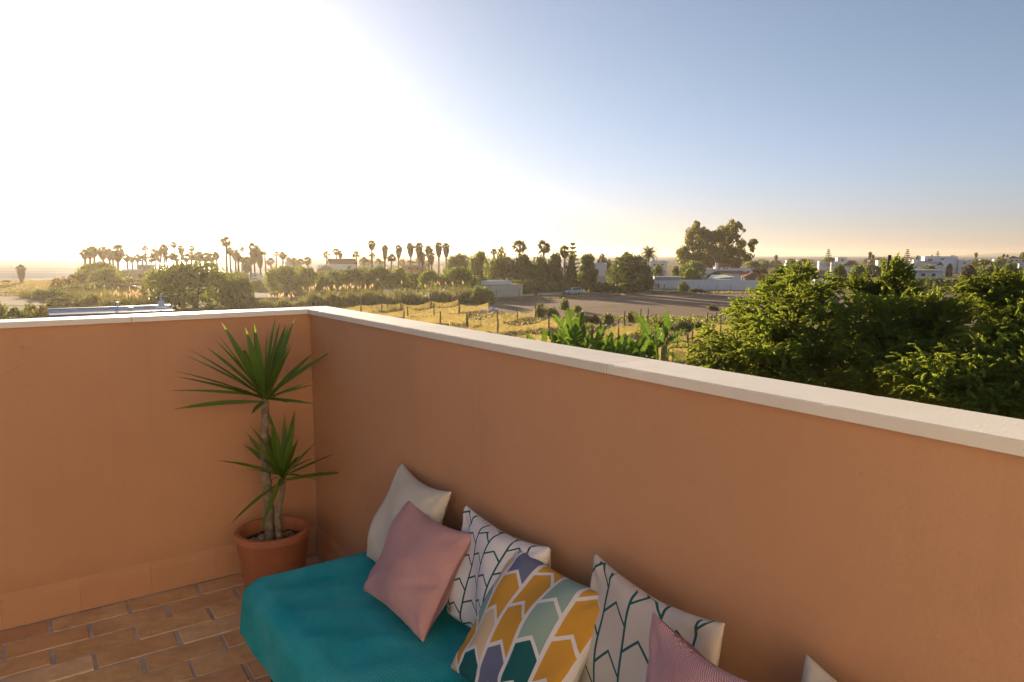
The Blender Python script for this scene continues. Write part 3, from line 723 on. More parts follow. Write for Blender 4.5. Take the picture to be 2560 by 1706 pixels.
def sea_mat():
    m, t, n, l = nodes('sea_water')
    o = n('ShaderNodeOutputMaterial'); d = n('ShaderNodeBsdfDiffuse'); g = n('ShaderNodeBsdfGlossy'); x = n('ShaderNodeMixShader')
    vec = n('ShaderNodeNewGeometry').outputs['Position']
    d.inputs[0].default_value = (.05, .09, .12, 1); g.inputs[0].default_value = (.80, .83, .86, 1); g.inputs['Roughness'].default_value = .30
    mp = n('ShaderNodeMapping'); mp.inputs['Scale'].default_value = (.35, 1, 1); l(vec, mp.inputs[0])
    h = mathn(t, 'ADD', mathn(t, 'MULTIPLY', noise(t, mp.outputs[0], .05, 4, .6), 3.0), noise(t, mp.outputs[0], .35, 4, .6))
    bn = n('ShaderNodeBump'); bn.inputs['Strength'].default_value = .7; bn.inputs['Distance'].default_value = 1.8
    l(h, bn.inputs['Height'])
    for q in (d, g): l(bn.outputs[0], q.inputs['Normal'])
    # wind roughened water mirrors only part of the light, in long bands of calmer and rougher sea
    f = ramp(t, noise(t, mp.outputs[0], .018, 5, .65), [(.3, .08), (.7, .24)])
    l(f, x.inputs[0]); l(d.outputs[0], x.inputs[1]); l(g.outputs[0], x.inputs[2]); l(x.outputs[0], o.inputs[0])
    return m
b = MB(); b.add([(-9000, 120, -1.3), (9000, 120, -1.3), (9000, 6500, -1.3), (-9000, 6500, -1.3)], [(0, 1, 2, 3)])
tag(b.build('sea', sea_mat()), 'calm sea out to the horizon', kind='structure')
# the far headland
M_HEAD = mat('headland_rock', (.16, .15, .12), 1, .25, .01, coords='Position')
prof = [(2446, 639.0), (2456, 637), (2470, 636), (2482, 634.3), (2500, 633.2), (2530, 633.9), (2570, 634.6), (2640, 634), (2760, 635.5), (2900, 637.6)]
D0 = 5600
V = []; Fq = []
nr = np.random.RandomState(2)
for i in range(91):
    x = 2446 + (2900 - 2446) * i / 90; y = np.interp(x, [p[0] for p in prof], [p[1] for p in prof]) + nr.randn() * .12
    h = max(.5, EYE - (y - 638) * D0 / 1800)
    a = Gd(x, D0); V += [(a.x, D0 - 260, -1.4), (a.x, D0 - 200, h * .55), (a.x, D0, h), (a.x, D0 + 500, -1.4)]
for i in range(90):
    for k in range(3): Fq.append((i * 4 + k, (i + 1) * 4 + k, (i + 1) * 4 + k + 1, i * 4 + k + 1))
tag(link('headland', mesh_np('headland', V, np.array(Fq), M_HEAD)), 'low hazy headland on the horizon at the right', kind='structure')

# ================================================================== PLANTS
M_BARK = mat('bark', (.16, .115, .08), 1, .35, 6, 1, 25, spec=.05, bdist=.03)
M_PALMT = mat('palm_trunk', (.20, .15, .11), 1, .3, 3, .8, 12, spec=.05, bdist=.04)
M_DARKL = leaf_mat('dark_leaf', (.078, .110, .030), (.25, .30, .04), tr=.40)
M_PINE = leaf_mat('pine_needles', (0.101, 0.139, 0.034), (0.354, 0.395, 0.042), tr=.42)
M_OLIVE = leaf_mat('olive_leaf', (.120, .145, .042), (.37, .41, .055), tr=.42)
M_BRIGHT = leaf_mat('bright_leaf', (.095, .140, .018), (.30, .38, .02), tr=.42)
M_YELL = leaf_mat('yellow_leaf', (.16, .135, .02), (.45, .34, .03), tr=.42)
M_BROWN = leaf_mat('brown_leaf', (0.144, 0.105, 0.061), (0.333, 0.229, 0.083), tr=.28)
M_PALM = leaf_mat('palm_leaf', (0.084, 0.111, 0.030), (0.286, 0.273, 0.046), tr=.18)
M_SKIRT = leaf_mat('dead_frond', (.15, .105, .055), (.24, .15, .05), tr=.12)
M_EUC = leaf_mat('eucalyptus_leaf', (.115, .125, .040), (.42, .38, .06), tr=.45, scale=.35)
M_REED = leaf_mat('reed_leaf', (0.155, 0.162, 0.061), (0.364, 0.325, 0.078), tr=.4, scale=1)
M_PLUME = leaf_mat('reed_plume', (.52, .38, .22), (.72, .50, .26), tr=.5, scale=1, var=.15)
M_WEED = leaf_mat('weed_leaf', (0.162, 0.176, 0.047), (0.364, 0.351, 0.065), tr=.4, scale=1)

def cards(P, Nn, size, rs, el=1.5, T=None):
    """Leaf shaped cards at points P facing Nn; size per card."""
    k = len(P); Nn = Nn / (np.linalg.norm(Nn, axis=1, keepdims=True) + 1e-9)
    r = rs.randn(k, 3) if T is None else T
    U = np.cross(Nn, r); U /= (np.linalg.norm(U, axis=1, keepdims=True) + 1e-9); Vv = np.cross(Nn, U)
    s = np.asarray(size).reshape(-1, 1) * np.ones((k, 1))
    a, b = U * s * el / 2, Vv * s / 2
    V = np.stack([P - a, P + b - a * .1, P + a, P - b - a * .1], 1).reshape(-1, 3)
    return V, np.arange(k * 4).reshape(k, 4)
def blob_cloud(blobs, n, size, rs, depth=.35, outw=.55, up=.15, vary=.4):
    B = np.asarray(blobs, float)
    area = (B[:, 3] * B[:, 4] + B[:, 3] * B[:, 5] + B[:, 4] * B[:, 5])
    idx = rs.choice(len(B), n, p=area / area.sum())
    d = rs.randn(n, 3); d /= np.linalg.norm(d, axis=1, keepdims=True)
    rad = 1 - depth * rs.rand(n) ** 1.8
    rad *= 1 + .10 * np.sin(d[:, 0] * 7 + idx) * np.sin(d[:, 1] * 6 + idx * 2) + .06 * rs.randn(n)
    P = B[idx, :3] + d * rad[:, None] * B[idx, 3:6]
    Nn = d * outw + rs.randn(n, 3) * .6; Nn[:, 2] += up
    return cards(P, Nn, size * (1 + vary * (rs.rand(n) * 2 - 1)), rs)
def dome(rs, kind):
    """Blobs of a crown one unit in radius and one unit tall."""
    out = []
    if kind == 'dome':
        out.append((0, 0, .46, .74, .74, .42))
        for k in range(30):
            a = rs.rand() * 6.28; e = rs.rand() ** .8 * 1.45; r = .17 + .13 * rs.rand()
            out.append((math.cos(a) * math.cos(e) * .78, math.sin(a) * math.cos(e) * .78, .40 + math.sin(e) * .42, r, r, r * .8))
        for k in range(26):
            a = rs.rand() * 6.28; out.append((math.cos(a) * .74, math.sin(a) * .74, .08 + .26 * rs.rand(), .24, .24, .17))
    elif kind == 'loose':
        for k in range(26):
            a = rs.rand() * 6.28; q = rs.rand() ** .5 * .78; r = .14 + .16 * rs.rand()
            z = .18 + (1 - q ** 2) * .68 * rs.rand() ** .6
            out.append((math.cos(a) * q, math.sin(a) * q, z, r, r, r * (.7 + .5 * rs.rand())))
        out.append((0, 0, .3, .55, .55, .3))
    elif kind == 'conifer':
        for k in range(34):
            z = .08 + .86 * rs.rand(); R = (1 - z) ** .75 * .85 + .12; a = rs.rand() * 6.28; q = R * (.35 + .6 * rs.rand())
            r = .13 + .12 * rs.rand(); out.append((math.cos(a) * q, math.sin(a) * q, z, r * 1.3, r * 1.3, r * .55))
        out.append((0, 0, .38, .42, .42, .36))
    elif kind == 'low':
        out.append((0, 0, .34, .7, .7, .36))
        for k in range(14):
            a = rs.rand() * 6.28; q = .2 + rs.rand() * .6; r = .2 + .14 * rs.rand()
            out.append((math.cos(a) * q, math.sin(a) * q, .25 + (1 - q) * .55 * rs.rand(), r, r, r * 1.1))
    return out
def trunk_me(limbs=5, seed=0, top=.75, r=.05):
    rg = random.Random(seed); b = MB()
    b.tube([(0, 0, -.02), (rg.uniform(-.03, .03), rg.uniform(-.03, .03), .22), (rg.uniform(-.06, .06), rg.uniform(-.06, .06), .45)], [r * 1.25, r, r * .75], 8)
    for k in range(limbs):
        a = k * 2.4 + rg.random(); z0 = rg.uniform(.15, .4)
        b.tube([(0, 0, z0), (math.cos(a) * .25, math.sin(a) * .25, z0 + .18), (math.cos(a) * .5, math.sin(a) * .5, min(top, z0 + .35))], [r * .6, r * .4, r * .15], 6)
    return b.mesh('trunk', M_BARK, True)
PROTO = {}
def proto(kind, n, size, count, seed):
    PROTO[kind] = []
    for k in range(count):
        rs = np.random.RandomState(seed + k)
        V, Fq = blob_cloud(dome(rs, kind.split('_')[0]), n, size, rs)
        V[:, 2] = np.maximum(V[:, 2], .0)
        PROTO[kind].append(mesh_np('crown', V, Fq, M_DARKL))
proto('dome', 7500, .050, 3, 10); proto('dome_s', 3000, .085, 2, 20)
proto('loose', 4600, .062, 3, 30); proto('loose_s', 1800, .105, 3, 40)
proto('conifer', 7000, .062, 2, 50); proto('low', 1500, .12, 3, 60)
TR = [trunk_me(5, 1), trunk_me(6, 2)]
vr = random.Random(77)
def plant(label, cat, name, x, ytop, wpx, D, kind, m, group=None, base=None, squash=1.0):
    if base: D = G(x, base).y
    p = Gd(x, D); R = wpx / 2 * D / 1800; Hh = EYE - (ytop - 638) * D / 1800
    r = empty(name, p, vr.uniform(0, 6.28), label, cat, group)
    c = link('crown', vr.choice(PROTO[kind]), r, m); c.scale = (R * vr.uniform(.95, 1.05), R * vr.uniform(.95, 1.05) * squash, Hh * .99)
    if cat == 'shrub': c.scale.z = Hh * 1.2; c.location.z = -.2 * Hh      # shrubs are leafy right down to the ground
    t = link('trunk', vr.choice(TR), r); t.scale = (R, R, Hh)
    return r
BU, TRE = 'shrub', 'tree'
# --- left side, in front of the sea
plant('big round stone pine with a second lower lobe behind the grey roof', TRE, 'stone_pine', 488, 654, 262, 122, 'dome', M_PINE)
plant('small round tree touching the right flank of the big stone pine', TRE, 'round_tree', 602, 690, 70, 119, 'dome_s', M_PINE)
plant('smooth dark dome tree topmost on the hazy slope beside the sea palms', TRE, 'round_tree', 250, 655, 110, 205, 'dome', M_OLIVE)
plant('lower dome tree in front of the topmost one on the hazy left slope', TRE, 'round_tree', 268, 670, 92, 180, 'dome', M_OLIVE)
plant('ragged olive bush stepping down the slope towards the sea', BU, 'bush', 205, 676, 80, 190, 'loose', M_OLIVE)
plant('cane-like bush with yellowish tips at the end of the slope over the sea', BU, 'bush', 160, 686, 70, 172, 'loose', M_YELL)
plant('dark small dome shrub beside the dirt road at the foot of the left slope', BU, 'shrub', 103, 724, 42, 146, 'dome_s', M_DARKL)
plant('dark shrub joined to the right of the small dome by the dirt road', BU, 'shrub', 140, 722, 56, 144, 'loose_s', M_DARKL)
plant('wide brownish thicket filling the middle of the left slope', BU, 'thicket', 215, 705, 130, 160, 'loose', M_OLIVE)
plant('brownish thicket between the left slope and the yellow house', BU, 'thicket', 300, 706, 110, 170, 'loose', M_BROWN)
plant('smooth mounded shrub directly above the left end of the grey roof', BU, 'shrub', 150, 741, 62, 128, 'dome_s', M_OLIVE)
plant('shrub with scattered yellow flowers behind the grey roof', BU, 'shrub', 215, 736, 100, 124, 'loose', M_WEED)
plant('tangled brown shrub behind the vent pipe of the grey roof', BU, 'shrub', 280, 738, 90, 127, 'loose', M_BROWN)
plant('vivid lime green shrub at the lower left above the coping', BU, 'shrub', 42, 768, 62, 96, 'loose_s', M_BRIGHT)
plant('golden yellow shrub against the left end of the grey roof', BU, 'shrub', 105, 762, 52, 94, 'loose_s', M_YELL)
plant('grey green shrub between the lime and the golden shrubs', BU, 'shrub', 78, 758, 40, 104, 'loose_s', M_OLIVE)
plant('dark shrub cut off by the left picture edge above the coping', BU, 'shrub', 0, 752, 40, 104, 'loose_s', M_OLIVE)
plant('dark shrub hiding the ground below the lime green shrub', BU, 'shrub', 30, 792, 110, 88, 'low', M_DARKL)
plant('low dark shrub in the dry grass by the shore, left of the lone palm', BU, 'shrub', 17, 699, 22, 235, 'low', M_DARKL)
plant('trimmed hedge in front of the yellow house', BU, 'hedge', 325, 690, 50, 215, 'low', M_DARKL)
plant('green bush at the foot of the yellow house', BU, 'bush', 365, 697, 50, 225, 'low', M_BRIGHT)
# --- middle
plant('broad brown green tree mass right of the white shed', TRE, 'broad_tree', 712, 664, 108, 172, 'dome', M_OLIVE)
plant('second broad tree overlapping the brown green mass on its right', TRE, 'broad_tree', 770, 668, 70, 178, 'dome', M_OLIVE)
plant('dark hedge-like tree under the white gabled house', TRE, 'broad_tree', 838, 676, 80, 170, 'dome', M_PINE)
plant('rounded green tree below the right corner of the white gabled house', TRE, 'broad_tree', 890, 668, 72, 168, 'dome', M_PINE)
plant('rounded dark tree below the tall palm of the row', TRE, 'broad_tree', 948, 666, 84, 165, 'dome', M_DARKL)
plant('sloping olive tree left of the low flat roofed house', TRE, 'broad_tree', 1000, 668, 56, 163, 'dome', M_OLIVE)
plant('bright yellow green tree under the pair of skirted palms', TRE, 'broad_tree', 1075, 674, 70, 164, 'dome', M_BRIGHT)
plant('bright green tree in front of the dark grove, right of the palm row', TRE, 'broad_tree', 1150, 667, 110, 160, 'dome', M_BRIGHT)
plant('tall olive tree at the left end of the grove behind the hut', TRE, 'grove_tree', 1150, 632, 76, 215, 'dome', M_OLIVE)
plant('round topped tree of the grove right next to the palm row', TRE, 'grove_tree', 1200, 627, 62, 200, 'dome', M_OLIVE)
plant('olive brown conifer-like tree below the wide fan palm of the grove', TRE, 'grove_tree', 1252, 624, 92, 185, 'loose', M_OLIVE)
plant('large brown green tree in the middle of the grove behind the hut', TRE, 'grove_tree', 1308, 626, 92, 180, 'loose', M_DARKL)
plant('dark tree of the grove behind the white kerb walls', TRE, 'grove_tree', 1362, 633, 100, 182, 'loose', M_DARKL)
plant('dark tree at the right end of the grove next to the pointed cypress', TRE, 'grove_tree', 1390, 634, 50, 178, 'conifer', M_DARKL)
plant('tall shadowed hedge behind the hut', BU, 'hedge', 1270, 680, 140, 165, 'low', M_DARKL)
plant('dark hedge left of the parked car', BU, 'hedge', 1375, 688, 110, 168, 'low', M_DARKL)
plant('dark ragged pine above the parked car', TRE, 'pine_tree', 1466, 637, 78, 178, 'conifer', M_DARKL)
plant('dark wide pine with a pointed tuft, in front of the feather palm', TRE, 'pine_tree', 1576, 634, 118, 182, 'dome', M_DARKL)
plant('spiky crest tree rising behind the dark wide pine', TRE, 'pine_tree', 1563, 632, 44, 190, 'conifer', M_DARKL)
plant('thin umbrella crowned tree against the sea between the dark pines', TRE, 'umbrella_tree', 1508, 633, 48, 260, 'loose_s', M_BROWN)
plant('hedge under the dark ragged pine right of the car', BU, 'hedge', 1505, 702, 90, 176, 'low', M_DARKL)
plant('hedge under the dark wide pine at the field edge', BU, 'hedge', 1575, 702, 110, 174, 'low', M_DARKL)
plant('olive bush hiding the left end of the hut', BU, 'bush', 1205, 711, 72, 132, 'loose', M_OLIVE)
plant('dark bush left of the one that hides the hut', BU, 'bush', 1168, 716, 40, 136, 'low', M_DARKL)
plant('rounded bush alone on the near field edge', BU, 'bush', 1412, 744, 32, 118, 'loose_s', M_OLIVE)
plant('smaller dark bush right of the rounded one on the field edge', BU, 'bush', 1441, 759, 30, 112, 'low', M_OLIVE)
plant('long low green weed bank beside the yellow net', BU, 'weed_bank', 1378, 766, 80, 106, 'low', M_WEED, squash=.4)
plant('pale weed tuft on the weed bank beside the net end', BU, 'weed_tuft', 1352, 757, 26, 104, 'loose_s', M_WEED)
plant('reddish brown dry shrub among the weeds behind the banana-like leaves', BU, 'shrub', 1482, 781, 40, 95, 'low', M_BROWN)
plant('green weed clump left of the reddish dry shrub', BU, 'weed_clump', 1462, 785, 34, 95, 'loose_s', M_WEED)
plant('green weed clump right of the reddish dry shrub', BU, 'weed_clump', 1520, 782, 32, 94, 'loose_s', M_WEED)
plant('sparse yellow weed by the two tall net posts', BU, 'weed_clump', 1575, 778, 24, 96, 'loose_s', M_YELL)
plant('dark green rounded shrub by the net at the cypress edge', BU, 'shrub', 1748, 799, 38, 82, 'low', M_DARKL)
plant('sparse weed patch out on the bare field', BU, 'weed_clump', 1780, 762, 36, 117, 'loose_s', M_WEED)
plant('low grey weeds left of the dark rounded shrub', BU, 'weed_clump', 1712, 797, 60, 86, 'loose_s', M_WEED)
plant('pale dry weeds near the right banana-like plant', BU, 'weed_clump', 1655, 800, 60, 88, 'loose_s', M_YELL)
BELT = 'trees filling the belt between the gardens and the sea'
rg = random.Random(44)
for lab, x, yt, wd, D, kind, m in [
    ('low green crown between the big stone pine and the white shed', 640, 700, 50, 185, 'dome_s', M_PINE), ('green crown behind the first broad tree right of the shed', 690, 672, 60, 215, 'dome_s', M_OLIVE),
    ('green crown peeping between the two broad brown green trees', 745, 669, 60, 210, 'dome_s', M_PINE), ('bushy crown in front of the tan hipped roof', 800, 680, 64, 190, 'dome_s', M_OLIVE),
    ('bushy crown left under the white gabled house', 815, 690, 60, 160, 'dome_s', M_PINE), ('low crown under the wall of the white gabled house', 862, 675, 60, 200, 'dome_s', M_DARKL),
    ('green crown between the gabled house and the tallest middle palm', 915, 667, 60, 200, 'dome_s', M_PINE), ('low crown below the skirted palm of the middle row', 975, 672, 56, 195, 'dome_s', M_PINE),
    ('low crown in front of the orange walled house', 1030, 681, 70, 185, 'dome_s', M_OLIVE), ('bright low crown closing the gap under the palm pairs', 1105, 686, 80, 172, 'dome_s', M_BRIGHT),
    ('dark undergrowth crown behind the middle reeds', 850, 706, 120, 158, 'low', M_DARKL), ('dark undergrowth crown behind the right reeds', 1010, 702, 140, 156, 'low', M_DARKL),
    ('green undergrowth right of the right reeds', 1130, 704, 120, 152, 'low', M_PINE), ('round crown between slope and palms at the yellow house corner', 300, 676, 50, 235, 'dome_s', M_PINE),
    ('bush at the palm trunks left of the stone pine top', 395, 682, 50, 240, 'dome_s', M_OLIVE), ('bush at the palm trunks right of the stone pine', 600, 678, 50, 235, 'dome_s', M_OLIVE)]:
    plant(lab, TRE, 'belt_tree', x, yt, wd, D, kind, m, BELT)
# --- villa garden
plant('stone pine with a clipped dome in front of the tall eucalyptus', TRE, 'stone_pine', 1733, 651, 78, 245, 'dome', M_PINE)
plant('smaller bright tree below the clipped stone pine', TRE, 'round_tree', 1727, 671, 40, 225, 'dome_s', M_BRIGHT)
plant('garden hedge behind the long white wall', BU, 'hedge', 1690, 686, 90, 215, 'low', M_BRIGHT)
plant('lime bush left of the villa carport', BU, 'bush', 1745, 681, 34, 222, 'low', M_BRIGHT)
plant('trimmed garden trees before the villa front', BU, 'hedge', 1790, 677, 70, 238, 'low', M_PINE)
plant('bush left of the clipped pine behind the hut roof', BU, 'bush', 1690, 665, 26, 250, 'dome_s', M_DARKL)
plant('pale bush below the feather palm', BU, 'bush', 1645, 660, 34, 240, 'dome_s', M_BRIGHT)
plant('dry grey bush standing against the long white wall', BU, 'bush', 1710, 704, 32, 176, 'loose_s', M_OLIVE)
plant('low dry scrub right of the grey bush at the wall', BU, 'scrub', 1745, 717, 40, 174, 'low', M_BROWN)
# --- seaside town greenery on the right
FAR = 'far trees of the seaside town'
for lab, x, yt, wd, D, kind, m in [
    ('flat crowned tree on the sea skyline right of the eucalyptus', 1910, 649, 44, 430, 'loose_s', M_OLIVE),
    ('grey green tree below the flat crowned one near the villa', 1880, 652, 46, 350, 'dome_s', M_OLIVE),
    ('low brown trees behind the villa chimney side', 1895, 668, 60, 300, 'loose_s', M_BROWN),
    ('dark tufted tree between villa and utility pole', 1978, 647, 34, 400, 'loose_s', M_DARKL),
    ('pointed roofed tree mass left of the concrete utility pole', 2010, 648, 40, 420, 'dome_s', M_BROWN),
    ('broad pale scrub bank behind the concrete utility pole', 1985, 668, 110, 280, 'low', M_BROWN),
    ('round tree at the foot of the first island pine', 2070, 643, 40, 470, 'dome_s', M_OLIVE),
    ('yellow green tree right of the white chimney tower', 2095, 660, 38, 190, 'dome_s', M_BRIGHT),
    ('bright mounded tree in front of the brown hip roof', 2142, 661, 46, 200, 'dome_s', M_BRIGHT),
    ('dark umbrella tree behind the tall wooden pole', 2182, 662, 44, 300, 'dome_s', M_DARKL),
    ('brown round tree left of the long dark roofed house', 2188, 646, 34, 430, 'dome_s', M_BROWN),
    ('small dark round tree on the skyline behind the second island pine', 2293, 639, 16, 480, 'dome_s', M_DARKL),
    ('brown tree by the bell gable of the white house', 2309, 643, 16, 420, 'dome_s', M_BROWN),
    ('tree behind the roof of the large modern white house', 2380, 639, 26, 430, 'dome_s', M_OLIVE),
    ('small tree on the left roof corner of the large modern house', 2328, 637, 16, 440, 'loose_s', M_OLIVE),
    ('wide flat bush before the large modern white house', 2320, 662, 50, 270, 'dome_s', M_OLIVE),
    ('small brown dome in the yard of the large modern house', 2372, 658, 16, 300, 'dome_s', M_BROWN),
    ('pale dome tree right of the large modern white house', 2407, 651, 32, 380, 'dome_s', M_OLIVE),
    ('long mounded tree under the lollipop palm', 2452, 648, 60, 370, 'dome_s', M_OLIVE),
    ('brownish spreading conifer in front of the fenced field', 2420, 662, 76, 185, 'conifer', M_BROWN),
    ('olive hedge mass right of the brownish conifer', 2465, 664, 80, 215, 'dome_s', M_OLIVE),
    ('dark dense tree below the tall white chimney block', 2522, 651, 58, 190, 'loose', M_DARKL),
    ('skyline tree over the terraced houses at the right edge', 2555, 631, 20, 500, 'dome_s', M_DARKL),
    ('pale hazy tree on the skyline left of the right edge houses', 2500, 640, 36, 480, 'loose_s', M_OLIVE),
    ('dark hedge row along the far side of the fenced field', 2300, 690, 110, 190, 'low', M_OLIVE),
    ('narrow dark cypress hedge behind the fence posts', 2340, 692, 70, 178, 'loose_s', M_DARKL),
    ('reed coloured bush left of the brownish conifer', 2350, 694, 40, 175, 'low', M_WEED),
    ('green tree over the right edge beside the white chimney block', 2558, 672, 30, 180, 'dome_s', M_BRIGHT)]:
    plant(lab, TRE, 'far_tree', x, yt, wd, D, kind, m, FAR)
rg = random.Random(21)
for k in range(34):
    x = rg.uniform(1880, 2660); D = rg.uniform(420, 900)
    plant('small round tree among the far white houses of the town', TRE, 'far_tree', x, 638 + (EYE - rg.uniform(3.5, 6.5)) * 1800 / D, rg.uniform(14, 34), D, 'dome_s', rg.choice((M_OLIVE, M_DARKL, M_BROWN, M_OLIVE)), FAR)
for k in range(16):
    x = rg.uniform(600, 1500); D = rg.uniform(300, 420)
    plant('low bush in the hazy gardens in front of the sea', BU, 'bush', x, 638 + (EYE - rg.uniform(1.8, 4)) * 1800 / D, rg.uniform(26, 50), D, 'dome_s', rg.choice((M_OLIVE, M_YELL, M_BRIGHT)), 'bushes of the seaside gardens')

# --- palms
def fan_palm(seed, nf, droop):
    """Crown one unit in radius, centre at the origin."""
    rg = random.Random(seed); V = []; Fq = []
    for k in range(nf):
        a = k * 2.39996 + rg.uniform(-.2, .2); e = 1.45 - 2.35 * (k / nf) + rg.uniform(-.15, .15) - droop
        d = Vector((math.cos(a) * math.cos(e), math.sin(a) * math.cos(e), math.sin(e)))
        L0 = rg.uniform(.20, .40); hub = d * L0; sc = rg.uniform(.8, 1.2)
        side = d.cross(Vector((0, 0, 1))); side = side.normalized() if side.length > .05 else Vector((1, 0, 0)); up = side.cross(d)
        ro = rg.uniform(-1.2, 1.2); side, up = side * math.cos(ro) + up * math.sin(ro), up * math.cos(ro) - side * math.sin(ro)
        i0 = len(V); V += [tuple(side * .02), tuple(-side * .02), tuple(hub - side * .02), tuple(hub + side * .02)]; Fq.append((i0, i0 + 1, i0 + 2, i0 + 3))
        nb = 7
        for j in range(nb):                      # a narrow fan of stiff blades, tips hanging
            q = (j / (nb - 1) - .5) * 1.55
            t = d * math.cos(q) + side * math.sin(q); ll = sc * (.72 - .22 * abs(q) / .78) * rg.uniform(.85, 1.15)
            tip = hub + t * ll + Vector((0, 0, -.16 * ll)); mid = hub + t * ll * .5
            w_ = up.cross(t).normalized() * .062
            i0 = len(V); V += [tuple(hub), tuple(mid + w_), tuple(tip), tuple(mid - w_)]; Fq.append((i0, i0 + 1, i0 + 2, i0 + 3))
    return mesh_np('crown', V, np.array(Fq), M_PALM)
def feather_palm(seed, nf):
    rg = random.Random(seed); V = []; Fq = []
    for k in range(nf):
        a = k * 2.39996; e0 = 1.3 - 1.55 * (k / nf)
        prev = Vector((0, 0, 0)); d = Vector((math.cos(a) * math.cos(e0), math.sin(a) * math.cos(e0), math.sin(e0)))
        pts = [prev]
        for s in range(9):
            d = (d + Vector((0, 0, -.12))).normalized(); prev = prev + d * .125; pts.append(prev)
        for s in range(1, 10):
            p = pts[s]; t = (pts[s] - pts[s - 1]).normalized(); side = t.cross(Vector((0, 0, 1))).normalized()
            ll = .30 * math.sin(math.pi * min(1, .18 + s / 11)) + .05
            for q in (-1, 1):
                tip = p + side * q * ll * .8 + t * ll * .5 + Vector((0, 0, -.06)); i0 = len(V)
                V += [tuple(pts[s - 1]), tuple(p), tuple(tip), tuple(tip - t * .05)]; Fq.append((i0, i0 + 1, i0 + 2, i0 + 3))
    return mesh_np('crown', V, np.array(Fq), M_PALM)
def skirt_me(seed):
    rs = np.random.RandomState(seed); k = 900
    a = rs.rand(k) * 6.28; z = -rs.rand(k); r = np.interp(-z, [0, .25, .7, 1], [.30, .52, .40, .20]) * (.75 + .35 * rs.rand(k))
    P = np.stack([np.cos(a) * r, np.sin(a) * r, z], 1); Nn = np.stack([np.cos(a), np.sin(a), .2 * rs.randn(k)], 1) + rs.randn(k, 3) * .35
    T = np.cross(Nn, np.array([[0, 0, 1.]]) + rs.randn(k, 3) * .25)
    V, Fq = cards(P, Nn, .11, rs, 2.2, T); return mesh_np('dead_frond_skirt', V, Fq, M_SKIRT)
FANS = [fan_palm(k, 25, dr) for k, dr in ((1, 0.0), (2, .12), (3, -.1), (4, .05))]
FEAT = [feather_palm(k, 34) for k in (1, 2)]
SKI = [skirt_me(k) for k in (1, 2)]
PT = MB().tube([(0, 0, 0), (.03, .01, .35), (.02, -.02, .7), (0, 0, 1)], [1.35, 1.0, .9, .95], 8).mesh('trunk', M_PALMT, True)
def palm(label, x, yc, wpx, D, skirt=.0, group=None, feather=False, m=None, tr=.29):
    R = wpx / 2 * D / 1800; h = EYE - (yc - 638) * D / 1800
    r = empty('palm_tree', Gd(x, D), vr.uniform(0, 6.28), label, 'palm tree', group); r.rotation_euler = (vr.uniform(-.045, .045), vr.uniform(-.045, .045), vr.uniform(0, 6.28))
    t = link('trunk', PT, r); t.scale = (tr, tr, h); t.location = (0, 0, 0)
    c = link('crown', vr.choice(FEAT if feather else FANS), r, m); c.location = (0, 0, h); s = R * vr.uniform(1.0, 1.12); c.scale = (s, s, s); c.rotation_euler = (vr.uniform(-.08, .08), vr.uniform(-.08, .08), 0)
    if skirt: q = link('dead_frond_skirt', vr.choice(SKI), r); q.location = (0, 0, h - .05 * R); q.scale = (R * 1.15, R * 1.15, min(h * .9, skirt * D / 1800))
    return r
palm('short stout palm with a thick dead skirt alone in the dry field by the sea', 54, 673, 28, 226, 28, tr=.4)
GRV = 'backlit palm grove in the haze'
GROVE = [(216, 634, 26, 268, 14), (228, 630, 28, 280, 16), (241, 627, 30, 275, 16), (262, 628, 34, 272, 20), (276, 632, 28, 285, 18), (296, 627, 38, 270, 26), (285, 636, 24, 290, 14),
                         (322, 644, 24, 290, 10), (333, 650, 20, 300, 0), (345, 645, 24, 285, 10), (357, 648, 22, 292, 0), (368, 641, 20, 288, 0), (380, 648, 22, 296, 8), (392, 634, 28, 280, 12), (400, 644, 24, 292, 10), (405, 630, 20, 284, 8), (414, 622, 26, 278, 14), (422, 640, 24, 290, 8),
                         (436, 642, 24, 286, 10), (446, 646, 24, 296, 8), (456, 622, 22, 284, 16), (466, 645, 26, 290, 10), (480, 640, 26, 282, 12), (492, 643, 28, 292, 10), (503, 640, 28, 287, 14), (517, 643, 30, 290, 12), (531, 644, 28, 285, 10), (545, 637, 24, 292, 12),
                         (578, 628, 22, 286, 10), (590, 634, 26, 290, 16), (597, 642, 24, 284, 12), (606, 650, 22, 296, 0), (628, 652, 26, 265, 10), (618, 655, 32, 255, 26)]
ORD = 'first second third fourth fifth sixth seventh eighth ninth tenth eleventh'.split()
CL = [(7, 'in the dense palm clump by the open sea'), (11, 'in the palm row right above the yellow house'), (10, 'in the palm row behind the big stone pine'), (6, 'among the thin palms right of the stone pine')]
i_ = 0
for cnt, where in CL:
    for q_ in range(cnt):
        x, yc, wd, D, sk = GROVE[i_]; i_ += 1
        palm('%s palm from the left %s' % (ORD[q_], where), x, yc, wd, D, sk, GRV, tr=.42)
palm('slim palm with a small ragged crown above the yellow house', 371, 622, 18, 276, 0)
palm('slim palm with a bent double head at the middle of the hazy grove', 443, 613, 20, 276, 6)
palm('small headed palm right of the bent double one in the hazy grove', 480, 622, 20, 282, 6)
palm('tallest palm of the hazy grove with a wide brushy head', 567, 606, 34, 262, 6, tr=.4)
palm('small headed slim palm just left of the big bushy pair', 613, 624, 16, 282, 0)
palm('big bushy palm with a heavy skirt, left one of the pair', 638, 622, 34, 258, 34)
palm('big bushy palm with a hanging skirt, right one of the pair', 653, 634, 28, 262, 34)
palm('thin palm directly right of the big bushy pair', 666, 635, 18, 280, 0)
palm('single thin palm left of the white dome', 691, 636, 20, 280, 0)
palm('crooked double palm next to the white dome', 708, 638, 24, 276, 10)
